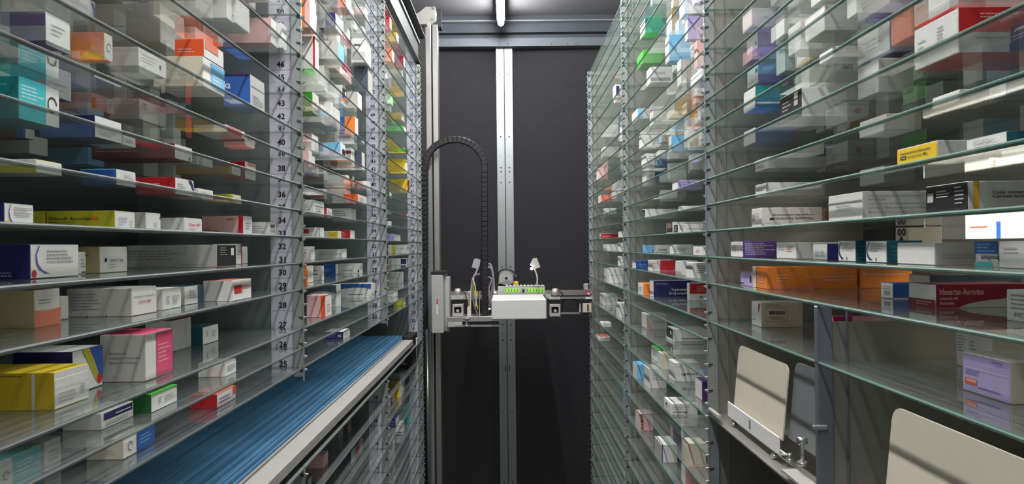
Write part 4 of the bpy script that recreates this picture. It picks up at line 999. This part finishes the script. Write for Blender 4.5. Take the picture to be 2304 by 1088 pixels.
Rb('6', 1484, 1490, 1545, 427, (1488, 453), deco=(('l', 's', 0.3, 0.6, 0.1, 0.3, 1, 'mg'),), desc='white carton standing deep')
Rb('6', 1513, 1525, 1582, 405, inset=0.015, side='lp', deco=(('l', 's', 0.1, 0.95, 0.3, 0.85, 3, 'pu'),), desc='lilac carton with purple print')
Rb('5', 1445, 1455, 1502, 387, (1455, 416), deco=(('b', 's', 0.4, 1, 0, 1, 'bl'), ('l', 's', 0.1, 0.4, 0.5, 0.9, 3, 'mg')), desc='white and blue carton')
Rb('5', 1548, 1554, 1585, 362, (1552, 389), deco=(), desc='white carton near the post')
Rb('4', 1443, 1453, 1490, 345, (1453, 371), deco=(('l', 's', 0.2, 0.8, 0.3, 0.8, 3, 'mg'), ('b', 's', 0.72, 1, 0, 1, 'sk')), desc='white carton with light blue corner')
Rb('4', 1540, 1548, 1572, 290, (1545, 340), deco=(('b', 's', 0.1, 0.7, 0.1, 0.5, 'am'),), desc='white carton with amber patch')
Rb('3', 1438, 1443, 1528, 303, (1442, 340), deco=(('l', 's', 0.1, 0.95, 0.2, 0.8, 5, 'g'),), maxlen=0.2, desc='long white carton with faint print')
Rb('2', 1554, 1578, 1592, 153, inset=0.008, deco=(('b', 'e', 0, 1, 0.6, 0.64, 'mg'),), desc='bright white carton beside the post')
Rb('1', 1422, 1435, 1456, 243, inset=0.012, deco=(('b', 's', 0.0, 0.35, 0, 1, 'sk'),), desc='white carton with light blue strip')
Rb('a', 1455, 1464, 1514, 150, (1463, 186), deco=(('b', 's', 0, 0.9, 0.08, 0.3, 'mg'), ('t', 's', 'Ramipril', 0.25, 0.5, 0.22, 'mg', False, 0.4)), desc='white carton with dark grey band')
Rb('b', 1433, 1447, 1492, 112, (1433, 160), side='gn', end='gn', desc='bright green carton')
Rb('a', 1512, 1526, 1552, 95, (1526, 150), deco=(('b', 's', 0.1, 0.95, 0.3, 0.75, 'sa'),), desc='white carton with salmon panel')
Rb('c', 1440, 1452, 1500, 40, (1440, 100), side='te', end='g', desc='pale green-grey carton')
Rb('b', 1500, 1512, 1545, 30, (1512, 95), side='am', end='w', desc='amber-sided carton')
# ---- right rack, farthest bay
Rb('8', 1349, 1353, 1391, 525, inset=0.02, side='re', deco=(('l', 's', 0.05, 0.7, 0.2, 0.7, 3, 'pp'), ('b', 's', 0, 1, 0.93, 1, 'w')), desc='red carton with pale lettering')
Rb('8', 1391, 1397, 1405, 520, inset=0.012, desc='small white carton by the post')
Rb('9', 1357, 1365, 1390, 549, inset=0.02, desc='white carton')
Rb('9', 1390, 1396, 1405, 546, inset=0.012, desc='small white carton by the post')
Rb('6', 1357, 1361, 1387, 468, inset=0.02, deco=(TXT_S,), desc='white carton with grey print')
Rb('5', 1346, 1352, 1376, 438, (1352, 454), side='sa', desc='salmon carton with white end')
Rb('5', 1376, 1383, 1402, 430, (1383, 452), desc='white carton')
Rb('10', 1390, 1394, 1405, 576, inset=0.012, desc='narrow white carton')
Rb('11', 1355, 1361, 1368, 603, (1361, 622), desc='small white carton')
Rb('11', 1365, 1371, 1403, 603, (1371, 638), deco=(('b', 's', 0, 1, 0.5, 0.52, 'mg'),), desc='stacked-looking white carton')
Rb('13', 1350, 1357, 1390, 662, (1357, 686), deco=(TXT_S,), desc='white carton with grey print')
Rb('13', 1387, 1394, 1405, 682, (1394, 714), desc='tall white carton')
Rb('14', 1349, 1353, 1376, 741, (1353, 760), desc='white carton')
Rb('15', 1340, 1345, 1372, 785, (1345, 802), top='sa', desc='white carton with salmon top')
Rb('b', 1379, 1384, 1396, 190, (1384, 210), deco=(('b', 's', 0.1, 0.4, 0.1, 0.9, 'nv'),), desc='white carton with navy bar')
Rb('1', 1352, 1358, 1392, 330, (1358, 352), desc='white carton')
Rb('3', 1342, 1347, 1368, 375, (1347, 395), side='pp', desc='pale pink carton')

# ---- tidy neighbours on a shelf, then fill the rest of the rows
def clash(p, q, m=0.0):
    return (min(max(p[2], p[3]), max(q[2], q[3])) - max(min(p[2], p[3]), min(q[2], q[3])) > m and min(p[5], q[5]) - max(p[4], q[4]) > m
            and min(p[7], q[7]) - max(p[6], q[6]) > m)


def post_limits(s, p):
    P = PL if s < 0 else PR
    mid = (p[4] + p[5]) / 2
    for y0, y1 in zip(P, P[1:]):
        if y0 <= mid < y1 or y1 == P[-1]: return y0 + 0.014, y1 - 0.014
    return P[0], P[-1]


for rep in range(3):
    for i, p in enumerate(PLACED):
        lo, hi = post_limits(p[0], p)
        p[4] = max(p[4], lo) if p[4] < lo else p[4]
        p[5] = min(p[5], hi)
        if p[5] - p[4] < 0.008:
            if p[5] >= hi - 1e-6: p[4] = p[5] - 0.014
            else: p[5] = p[4] + 0.014
        for q in PLACED[i + 1:]:
            if p[0] != q[0] or abs(p[1] - q[1]) > 0.02 or not clash(p, q): continue
            n, f = (p, q) if p[4] <= q[4] else (q, p)
            ov = n[5] - f[4]
            if ov < 0.62 * (n[5] - n[4]) and n[5] - ov - n[4] > 0.009: n[5] = f[4] - 0.0008
            elif ov < 0.7 * (f[5] - f[4]): f[4] = n[5] + 0.0008
            else:                                          # one stands behind the other
                s = p[0]
                b_ = p if abs(p[2]) > abs(q[2]) else q
                a_ = q if b_ is p else p
                L = abs(b_[3] - b_[2])
                nx = a_[3] + s * 0.001
                lim = (AL if s < 0 else AR) + s * (DEP - 0.006)
                if abs(lim - nx) < 0.05:
                    a_[3] = a_[2] + s * 0.09; nx = a_[3] + s * 0.001
                b_[2] = nx; b_[3] = nx + s * min(L, abs(lim - nx))
                b_[8]['deco'] = ()
HAND = len(PLACED)
for i, p in enumerate(PLACED):
    for q in PLACED[i + 1:]:
        if p[0] == q[0] and clash(p, q, 0.0005): print('CLASH', p[1], p[8]['desc'], '|', q[8]['desc'], [round(v, 3) for v in p[2:8]], [round(v, 3) for v in q[2:8]])

FILL_COL = ['w'] * 11 + ['g'] * 6 + ['cr', 'cr', 'pp', 'bl', 'or', 'te', 'nv', 'sk', 're', 'gn', 'lp', 'ye', 'pu', 'mr', 'sl']
MUTED = ['w'] * 14 + ['g'] * 9 + ['cr', 'cr', 'pp', 'pp', 'lp', 'sk', 'sa', 'am', 'g']
rf = random.Random(21)


def fill(s, z, bay, y0, y1, prob, xin=(0.02, 0.09), hmax=1.0, want=99):
    P = PL if s < 0 else PR
    a = AL if s < 0 else AR
    y = max(P[bay] + 0.02, y0)
    ye = min(P[bay + 1] - 0.02, y1)
    gap = shelf_gap(s, z)
    n = 0
    while y < ye - 0.03 and n < want:
        w = rf.uniform(0.028, 0.062)
        if rf.random() < prob and y + w < ye:
            x = a + s * rf.uniform(*xin)
            L = min(rf.uniform(0.085, 0.15), DEP - abs(x - a) - 0.012)
            h = gap * rf.uniform(0.45, 0.95) * hmax
            c = rf.choice(MUTED if z > 0 else FILL_COL)
            e = c if rf.random() < 0.25 else 'w'
            zs = z + GT / 2 + 0.0004
            dc = ()
            if rf.random() < 0.6:
                dc = (TXT_S,) if c in ('w', 'g', 'cr') and rf.random() < 0.6 else (('b', 's', 0, rf.uniform(0.2, 0.5), 0, 1, rf.choice(['w', 'g', 're', 'bl', 'te'])),)
            rec = [s, z, x, x + s * L, y, y + w, EYE + zs, EYE + zs + h, dict(side=c, end=e, top=c, deco=dc, desc='')]
            if not any(q[0] == s and abs(q[1] - z) < 0.02 and clash(rec, q, -0.001) for q in PLACED):
                PLACED.append(rec); n += 1
        y += w + rf.choice((0.002, 0.004, 0.012, 0.03))


# left rack
for sh, pr in (('A', 0.7), ('B', 0.6), ('a', 0.5)): fill(-1, ZL[sh], 0, 1.1, 1.68, pr)
fill(-1, ZL['C'], 0, 0.8, 1.5, 0.5, (0.10, 0.16)); fill(-1, ZL['D'], 0, 0.9, 1.3, 0.45, (0.2, 0.24)); fill(-1, ZL['E'], 0, 0.9, 1.4, 0.4, (0.2, 0.24))
for sh, pr in (('A', 0.55), ('B', 0.55), ('C', 0.6), ('D', 0.5), ('E', 0.5), ('a', 0.6), ('b', 0.6), ('c', 0.5), ('d', 0.4)): fill(-1, ZL[sh], 1, 1.7, 2.7, pr, (0.02, 0.12))
for sh, pr in (('B', 0.5), ('a', 0.5), ('b', 0.6), ('c', 0.5), ('d', 0.4)): fill(-1, ZL[sh], 2, 2.85, 3.7, pr, want=4)
for k, b in ((0, 1), (1, 1), (2, 1), (3, 1), (1, 2), (2, 2), (3, 2), (4, 2), (0, 0)): fill(-1, L_LOW[k], b, 0, 9, 0.35, want=3)
for sh in 'ABCDEF': fill(-1, ZL[sh], 0, 0.75, 1.62, 0.5, (0.21, 0.25))
# right rack
for sh in '123456': fill(1, ZR[sh], 0, 0.75, 1.62, 0.5, (0.20, 0.24))
for sh, pr in (('1', 0.7), ('2', 0.7), ('3', 0.6), ('4', 0.6), ('a', 0.6)): fill(1, ZR[sh], 0, 0.85, 1.6, pr, (0.03, 0.1), want=6)
fill(1, ZR['5'], 0, 0.8, 1.5, 0.5, (0.16, 0.2), want=3); fill(1, ZR['6'], 0, 0.8, 1.5, 0.6, (0.18, 0.22), want=3)
for sh, pr in (('1', 0.8), ('2', 0.8), ('3', 0.7), ('4', 0.6), ('a', 0.8), ('b', 0.8), ('c', 0.8), ('d', 0.6), ('e', 0.5), ('5', 0.4)): fill(1, ZR[sh], 1, 1.72, 2.6, pr, (0.02, 0.1), want=7)
for sh, pr in (('1', 0.6), ('2', 0.6), ('3', 0.6), ('4', 0.6), ('a', 0.6), ('b', 0.5)): fill(1, ZR[sh], 2, 2.95, 3.7, pr, want=3)
for sh in ('14', '15', '16', '17', '18', '19'): fill(1, ZR[sh], 1, 1.72, 2.6, 0.5, want=3)
for sh in ('12', '14', '16', '17', '18'): fill(1, ZR[sh], 2, 2.95, 3.8, 0.4, want=2)

# ---- build and label
INVL = {round(v, 4): k for k, v in ZL.items()}
RABOVE = sorted(R_UP); RBELOW = sorted(R_DN + R_LOW, reverse=True)


def where(p):
    s, z = p[0], p[1]
    P = PL if s < 0 else PR
    mid = (p[4] + p[5]) / 2
    bay = 0 if mid < P[1] else (1 if mid < P[2] else 2)
    if s < 0:
        k = INVL[round(z, 4)]
        if k.startswith('l'): return 'under-conveyor shelf %s, left %s bay' % (spell(LSHELF.get(k, '1')), ('near', 'middle', 'far')[bay])
        return 'shelf %s, left %s bay' % (spell(LSHELF[k]), ('near', 'middle', 'far')[bay])
    b = ('near', 'middle', 'far')[bay]
    if z == R_UP[0]: return 'eye-level shelf, right %s bay' % b
    if z > 0: return '%s shelf above eye level, right %s bay' % (ORD[RABOVE.index(z) - 1], b)
    return '%s shelf below eye level, right %s bay' % (ORD[RBELOW.index(z)], b)


seen = {}
for p in PLACED:
    d = p[8]
    if not d['desc']:
        c, e = CNAME[d['side']], CNAME[d['end']]
        d['desc'] = ('plain %s carton' % c) if c == e else '%s carton with %s end' % (c, e)
    lb = '%s, %s' % (d['desc'], where(p))
    seen.setdefault(lb, []).append(p)
for lb, ps in seen.items():
    ps.sort(key=lambda q: q[4])
    for i, p in enumerate(ps):
        p[8]['label'] = lb if len(ps) == 1 else lb + (', nearest' if i == 0 else ', %s' % ORD[i])
def seen_size(p):
    s, z, x0, x1, y0, y1, z0, z1, d = p
    return ((y1 - y0) * abs(x0) / y0 + abs(x1 - x0)) * (z1 - z0) / y0 ** 2


order = sorted(range(len(PLACED)), key=lambda i: -seen_size(PLACED[i]))
solo = set(range(HAND)) | set([i for i in order if i >= HAND][:max(0, 300 - HAND)])
rest = bmesh.new()
restm = sorted(CM)
for i, p in enumerate(PLACED):
    s, z, x0, x1, y0, y1, z0, z1, d = p
    if i not in solo:
        for f in bx(rest, x0, x1, y0, y1, z0, z1):
            f.normal_update()
            f.material_index = restm.index(d['end'] if abs(f.normal.x) > 0.5 else d['side'])
        continue
    big = (y0 < PL[1] + 0.02) or i < HAND
    o = make_box(s, x0, x1, y0, y1, z0, z1, d['side'], d['end'], d['top'], d['deco'] if big or y0 < 2.6 else (), flap=y0 < 2.2)
    tag(o, d['label'], 'medicine box', 'medicine boxes on the %s rack' % ('left' if s < 0 else 'right'))
ro = obj('small_medicine_boxes', rest, [CM[k] for k in restm])
tag(ro, 'crowd of further small cartons high up on the glass shelves', 'medicine boxes')
ro['kind'] = 'stuff'

# ---- boxes on the bright counter beyond the opening
ct = thing('counter_shelf', 'white counter shelf in the bright room beyond the rack', 'shelf')
boxobj('shelf_board', WHITEP, ct, 1.05, 1.54, 0.4, 2.0, EYE - 0.06, EYE - 0.04)
for yy in (0.5, 1.85): boxobj('bracket', WHITEP, ct, 1.08, 1.54, yy, yy + 0.02, EYE - 0.12, EYE - 0.06)
for (yy, w, h, c, dc, lb) in ((1.88, 0.10, 0.13, 'w', (('b', 'e', 0.2, 0.9, 0.55, 0.8, 'ro'),), 'white carton with orange mark on the bright counter'),
                              (1.76, 0.11, 0.11, 'w', (('b', 'e', 0.0, 0.15, 0.4, 0.9, 'bl'),), 'white carton with blue edge on the bright counter'),
                              (1.64, 0.12, 0.14, 'w', (('l', 'e', 0.2, 0.8, 0.3, 0.8, 4, 'mg'),), 'white carton with grey writing on the bright counter'),
                              (1.52, 0.09, 0.12, 'w', (('b', 'e', 0.4, 0.5, 0.3, 0.9, 're'),), 'white carton with red stripe on the bright counter'),
                              (1.42, 0.09, 0.13, 'w', (('o', 'e', 0.6, 0.7, 0.2, 'ye'),), 'white carton with yellow disc on the bright counter')):
    o = make_box(1, 1.12, 1.24, yy - w, yy - 0.004, EYE - 0.0398, EYE - 0.04 + h, c, c, c, dc)
    tag(o, lb, 'medicine box', 'medicine boxes beyond the opening')
# ------------------------------------------------------------------ picking robot
PLAST = mat('light_grey_plastic', '#b9b9b6', 0.45)
LCD = mat('lit_green_display', '#8fc84a', 0.4, emit=0.45)
LCDD = mat('dark_display_mark', '#2f6b1e', 0.5)
LEDW = mat('lit_white_led', '#fff0d8', 0.4, emit=30.0)
LEDR = mat('lit_red_led', '#ff2a3a', 0.4, emit=6.0)
YELP = mat('yellow_plastic', '#d9b41e', 0.45)
CABG = mat('grey_cable', '#8d8792', 0.5)
CABK = mat('black_cable', '#1b1a1e', 0.5)
REDP = mat('red_print', '#c02a30', 0.5)
MOTOR = mat('cast_motor_metal', '#c2c2c2', 0.4, 0.5)


def pbox(name, mt, parent, u0, v0, u1, v1, Y, depth, bevel=0.0):
    a, b = at(u0, v0, Y), at(u1, v1, Y)
    return boxobj(name, mt, parent, a.x, b.x, Y, Y + depth, b.z, a.z, bevel=bevel)


def ptube(name, mt, parent, pts, r, n=8):
    """pts: (u, v, Y)"""
    bm = bmesh.new()
    P = [at(*p) for p in pts]
    S = []
    for i in range(len(P) - 1):
        p0, p1, p2, p3 = P[max(i - 1, 0)], P[i], P[i + 1], P[min(i + 2, len(P) - 1)]
        for k in range(6):
            t = k / 6
            S.append(0.5 * ((2 * p1) + (p2 - p0) * t + (2 * p0 - 5 * p1 + 4 * p2 - p3) * t * t + (3 * p1 - p0 - 3 * p2 + p3) * t ** 3))
    S.append(P[-1])
    tube(bm, S, r, n)
    return obj(name, bm, mt, parent)


YM = 4.14
mast = thing('robot_mast', 'tall aluminium and black robot mast standing at the left', 'robot mast')
x = lambda u, v=560, Y=YM: at(u, v, Y).x
zt, zbm = at(970, 55, YM).z, 0.0
boxobj('black_profile', DARKPR, mast, x(942.5), x(962), YM - 0.004, YM + 0.10, zbm, zt)
boxobj('aluminium_profile', ALU, mast, x(962), x(974), YM, YM + 0.08, zbm, zt, bevel=0.001)
boxobj('groove', DARKM, mast, x(974), x(977.5), YM + 0.012, YM + 0.08, zbm, zt)
boxobj('aluminium_profile', ALU, mast, x(977.5), x(989), YM, YM + 0.08, zbm, zt, bevel=0.001)
boxobj('drive_belt', mat('toothed_belt_grey', '#8f8a86', 0.6, noise=0.3, nscale=260), mast, x(968), x(971), YM - 0.002, YM, zbm, at(970, 745, YM).z)
# bright tube of the lower left guide
bm = bmesh.new(); p = at(961, 740, YM - 0.06); tube(bm, [(p.x, YM - 0.06, 0.02), (p.x, YM - 0.06, p.z)], 0.0105, 12)
obj('guide_tube', bm, ALU, mast)
bm = bmesh.new()
prism(bm, [(at(u, v, YM - 0.05).x, at(u, v, YM - 0.05).z) for u, v in ((935, 56), (936, 31), (945, 27), (957, 15), (978, 14), (980, 22), (979, 40), (968, 47), (960, 54))], 'y', YM - 0.05, YM + 0.02)
hb = obj('head_bracket', bm, mat('worn_bracket_grey', '#8f8c87', 0.5, 0.2), mast, bevel=0.002)
bm = bmesh.new()
for u, v in ((977, 18), (976, 43), (934, 47)):
    q = at(u, v, YM - 0.052); cyl(bm, q, 'y', 0.008, 0.01, 10)
obj('bracket_bolts', bm, ALU, hb)['kind'] = 'stuff'
pbox('pulley_cover', BLACKP, mast, 978, 20, 992, 60, YM + 0.02, 0.08)

# carriage on the mast
car = thing('robot_carriage', 'robot carriage with white cover box and side grippers', 'robot')
bm = bmesh.new(); a, b = at(970, 618, 3.86), at(998, 749, 3.86)
bx(bm, a.x, b.x, 3.86, 4.13, b.z, a.z)
sl = obj('slider_housing', bm, PLAST, car, bevel=0.003)
pbox('slider_cap', DARKM, sl, 969.5, 611.5, 1000, 618, 3.862, 0.27)
pbox('warning_sticker', WHITEP, sl, 981, 671, 986, 706, 3.8585, 0.001)
for i, (v0, v1) in enumerate(((672, 677), (678, 684))): pbox('red_mark', REDP, sl, 982, v0, 985.5, v1, 3.858, 0.0006)
pbox('side_plate', PLAST, car, 1000, 623, 1012, 745, 4.0, 0.10, bevel=0.002)
pbox('base_beam', ALU, car, 1006, 713, 1126, 722, 3.95, 0.18, bevel=0.001)
pbox('base_plate', PLAST, car, 1007, 722, 1040, 735, 3.95, 0.14, bevel=0.001)
pbox('lower_rail', ALU, car, 1024, 731, 1130, 734, 3.94, 0.03)
bm = bmesh.new(); q = at(1050, 724, 3.92); cyl(bm, q, 'z', 0.006, 0.03, 10); cyl(bm, q + Vector((0, 0, 0.017)), 'z', 0.02, 0.006, 14); cyl(bm, q - Vector((0, 0, 0.017)), 'z', 0.02, 0.006, 14)
obj('guide_roller', bm, ALU, car)
pbox('rear_rail', ALU, car, 1008, 655, 1332, 663, 4.25, 0.03)
pbox('rear_rail', PLAST, car, 1008, 666, 1240, 671, 4.22, 0.03)
pbox('rail_shade_bar', DARKM, car, 1006, 640, 1334, 653, 4.29, 0.02)  # solid dark bar put in for the shade behind the rails
# white cover box
a, b = at(1105.5, 674, 3.74), at(1230, 717.5, 3.74)
bm = bmesh.new(); bx(bm, a.x, b.x, 3.74, 4.12, b.z, a.z)
obj('cover_box', bm, WHITEP, car, bevel=0.004)
# control module with green displays
cmY = 4.16
cmd = pbox('control_module', PLAST, car, 1120, 644, 1226, 664, cmY, 0.05, bevel=0.001)
for u0, u1, n in ((1135, 1169, 5), (1184, 1225, 6)):
    dsp = pbox('display', LCD, cmd, u0, 648.5, u1, 657, cmY - 0.001, 0.001)
    for k in range(n):
        w = (u1 - u0) / n
        pbox('display_mark', LCDD, cmd, u0 + k * w + 1.2, 650.5, u0 + k * w + w * 0.45, 655, cmY - 0.0016, 0.0005)
for k in range(11): pbox('terminal', WHITEP, cmd, 1138 + k * 8, 640.5, 1143 + k * 8, 645, cmY, 0.02)
pbox('module_socket', BLACKP, cmd, 1175, 650, 1180, 658, cmY - 0.001, 0.001)
# motor
mY = 4.28
mo = at(1139, 625, mY)
bm = bmesh.new(); cyl(bm, mo, 'y', 0.038, 0.05, 24); cyl(bm, mo + Vector((0, -0.028, 0)), 'y', 0.020, 0.012, 18)
for k in range(3):
    an = math.radians(90 + 120 * k); cyl(bm, mo + Vector((math.cos(an) * 0.03, -0.026, math.sin(an) * 0.03)), 'y', 0.010, 0.012, 10)
mt_ = obj('drive_motor', bm, MOTOR, car)
bm = bmesh.new(); cyl(bm, mo + Vector((0, -0.036, 0)), 'y', 0.008, 0.006, 12)
obj('motor_shaft', bm, BLACKP, mt_)
ptube('motor_cable', CABK, car, [(1120, 635, 4.24), (1123, 612, 4.22), (1138, 605, 4.22), (1153, 610, 4.22), (1164, 622, 4.22)], 0.004)
pbox('yellow_tag', YELP, car, 1119, 627, 1126, 636, 4.26, 0.01)
bm = bmesh.new(); q = at(1161, 625, 4.2); cyl(bm, q, 'z', 0.0135, 0.034, 14)
sn = obj('sensor_can', bm, BLACKP, car)
bm = bmesh.new(); q = at(1161, 638, 4.2); cyl(bm, q, 'z', 0.0132, 0.030, 14)
obj('sensor_base', bm, YELP, sn)
# two flag plates on bent stalks
for (pts, stalk, led) in ((((1192, 596), (1199, 581), (1208, 580), (1216, 601), (1206, 604)), ((1201, 598, 4.1), (1207, 616, 4.1), (1209, 626, 4.1), (1208, 646, 4.1)), True),
                          (((1061, 601), (1066, 583), (1072, 581), (1081, 584), (1079, 599), (1073, 605)), ((1077, 598, 4.1), (1070, 615, 4.1), (1064, 626, 4.1), (1060, 650, 4.1), (1058, 690, 4.1)), False)):
    bm = bmesh.new(); prism(bm, [(at(u, v, 4.11).x, at(u, v, 4.11).z) for u, v in pts], 'y', 4.11, 4.116)
    fp = obj('flag_plate', bm, PLAST, car, bevel=0.0015)
    ptube('stalk', PLAST, car, stalk, 0.0045)
    if led:
        bm = bmesh.new(); bmesh.ops.create_icosphere(bm, subdivisions=2, radius=0.0075); bmesh.ops.translate(bm, verts=bm.verts, vec=at(1196, 604, 4.10))
        obj('led', bm, LEDW, fp)
# grippers
for u, nm in ((1030, 0), (1249, 1)):
    pbox('gripper_motor', BLACKP, car, u - 12, 673, u + 11, 684, 3.98, 0.06, bevel=0.002)
    pbox('motor_plate', PLAST, car, u - 13, 669, u + 12, 673, 3.975, 0.07)
    g = pbox('gripper_block', ALU_W, car, u - 12, 684, u + 12, 690, 3.97, 0.07, bevel=0.001)
    pbox('gripper_cheek', ALU_W, car, u - 12, 690, u - 8, 712, 3.97, 0.07)
    pbox('gripper_cheek', ALU_W, car, u + 8, 690, u + 12, 712, 3.97, 0.07)
    pbox('gripper_foot', ALU_W, car, u - 12, 704, u + 12, 711, 3.965, 0.07)
    pbox('gripper_hollow', DARKM, car, u - 8, 690, u + 8, 704, 4.0, 0.03)
    bm = bmesh.new(); cyl(bm, at(u, 657, 4.0), 'z', 0.0155, 0.032, 16); cyl(bm, at(u, 649.5, 4.0), 'z', 0.013, 0.005, 16)
    obj('gripper_cylinder', bm, ALU_W, car)
    bm = bmesh.new(); cyl(bm, at(u, 698, 3.985), 'y', 0.008, 0.02, 12)
    obj('gripper_wheel', bm, PLAST, car)
    ptube('gripper_cable', CABK, car, [(u + 8, 655, 4.03), (u + 16, 660, 4.03), (u + 19, 675, 4.03), (u + 14, 700, 4.03)], 0.003)
# right hand reach of the arm
pbox('arm_rail', ALU, car, 1262, 668, 1333, 671, 4.0, 0.02)
pbox('arm_rail', BLACKP, car, 1296, 672, 1333, 677, 3.99, 0.03)
pbox('arm_rail', ALU, car, 1262, 702.5, 1308, 705.5, 3.99, 0.02)
pbox('arm_strut', ALU_W, car, 1303, 680, 1307, 706, 3.99, 0.02)
pbox('arm_tip', CREAM, car, 1311, 682, 1331, 702, 3.98, 0.03, bevel=0.001)
pbox('tip_spring', mat('copper_spring', '#8a5a3a', 0.4, 0.6), car, 1321, 684, 1325, 699, 3.976, 0.004)
pbox('tip_bracket', BLACKP, car, 1297, 677, 1312, 681, 3.98, 0.03)
pbox('tip_head', MOTOR, car, 1314, 638, 1324, 652, 4.0, 0.04, bevel=0.003)
pbox('tip_socket', WHITEP, car, 1318, 669, 1332, 672, 3.985, 0.02)
bm = bmesh.new(); bmesh.ops.create_icosphere(bm, subdivisions=2, radius=0.006); bmesh.ops.translate(bm, verts=bm.verts, vec=at(1324, 660, 3.99))
obj('red_led', bm, LEDR, car)
ptube('arm_cable', CABK, car, [(1262, 675, 4.02), (1280, 672, 4.02), (1298, 678, 4.02), (1300, 700, 4.02)], 0.003)
# cables and clips behind the chain
for i, (mt, r, pts) in enumerate(((CABG, 0.006, ((1096, 600, 4.14), (1106, 605, 4.14), (1110, 630, 4.14), (1112, 660, 4.14))),
                                  (CABG, 0.006, ((1094, 594, 4.16), (1104, 596, 4.16), (1109, 620, 4.16), (1106, 660, 4.16), (1098, 700, 4.16))),
                                  (CABG, 0.005, ((1080, 616, 4.1), (1068, 620, 4.1), (1062, 640, 4.1), (1066, 680, 4.1), (1074, 706, 4.1))),
                                  (YELP, 0.0035, ((1066, 625, 4.08), (1065, 645, 4.08), (1070, 670, 4.08), (1075, 695, 4.08))),
                                  (CABK, 0.004, ((1074, 640, 4.12), (1078, 670, 4.12), (1066, 700, 4.12), (1085, 708, 4.12))),
                                  (WHITEP, 0.003, ((1064, 626, 4.07), (1070, 650, 4.07), (1071, 690, 4.07))),
                                  (CABK, 0.005, ((1096, 690, 4.06), (1104, 698, 4.06), (1098, 712, 4.06), (1088, 705, 4.06))),
                                  (CABG, 0.004, ((1096, 622, 4.1), (1106, 628, 4.1), (1100, 650, 4.1), (1103, 690, 4.1))))):
    ptube('cable', mt, car, pts, r)
pbox('terminal_strip', CREAM, car, 1053, 655, 1060, 690, 4.04, 0.02, bevel=0.001)
for k in range(6): pbox('terminal_screw', GREYPL, car, 1054, 658 + k * 5, 1057, 661 + k * 5, 4.038, 0.002)
pbox('cable_bracket', ALU_W, car, 1077.5, 655, 1079.5, 716, 4.02, 0.04)
pbox('cable_bracket', ALU_W, car, 1096, 650, 1099, 690, 4.05, 0.03)
pbox('clip_stand', CREAM, car, 1051, 690, 1060, 712, 4.03, 0.02, bevel=0.002)
pbox('valve_block', YELP, car, 1070, 655, 1077, 665, 4.12, 0.02)
pbox('blue_indicator', mat('lit_blue_led', '#c9d4ff', 0.4, emit=2.5), car, 1099, 693, 1104, 695.5, 4.04, 0.004)
pbox('spot_indicator', LEDW, car, 1112, 656.5, 1116, 658, 4.12, 0.004)

# energy chain: single links along an arch
ch = thing('cable_chain', 'black cable chain arching over from the mast to the robot', 'cable chain')
CY = 4.02
path = []
for v in range(600, 372, -11): path.append((956, v))
for k in range(0, 21):
    a_ = math.pi - math.pi * k / 20
    path.append((1023.5 + 67 * math.cos(a_), 376 - 62 * math.sin(a_)))
for v in range(383, 708, 11): path.append((1090.5 + (v - 383) * 0.003, v))
bm = bmesh.new()
bx(bm, -0.0165, 0.0165, -0.018, 0.018, -0.0132, 0.0132)
lm = mesh_of(bm, 'chain_link', BLACKP, 0.003)
bm = bmesh.new(); cyl(bm, (0, -0.0185, 0), 'y', 0.006, 0.003, 8)
for sx in (-1, 1): bx(bm, sx * 0.0155, sx * 0.0185, -0.012, 0.012, -0.004, 0.004)
pm = mesh_of(bm, 'link_pin', DARKPR)
for i, (u, v) in enumerate(path):
    q = at(u, v, CY)
    u2, v2 = path[min(i + 1, len(path) - 1)]; u1, v1 = path[max(i - 1, 0)]
    d = at(u2, v2, CY) - at(u1, v1, CY)
    o = link('chain_link', lm, ch)
    o.location = q; o.rotation_euler = (0, math.atan2(d.x, d.z), 0)
    pn = link('link_pin', pm, o)
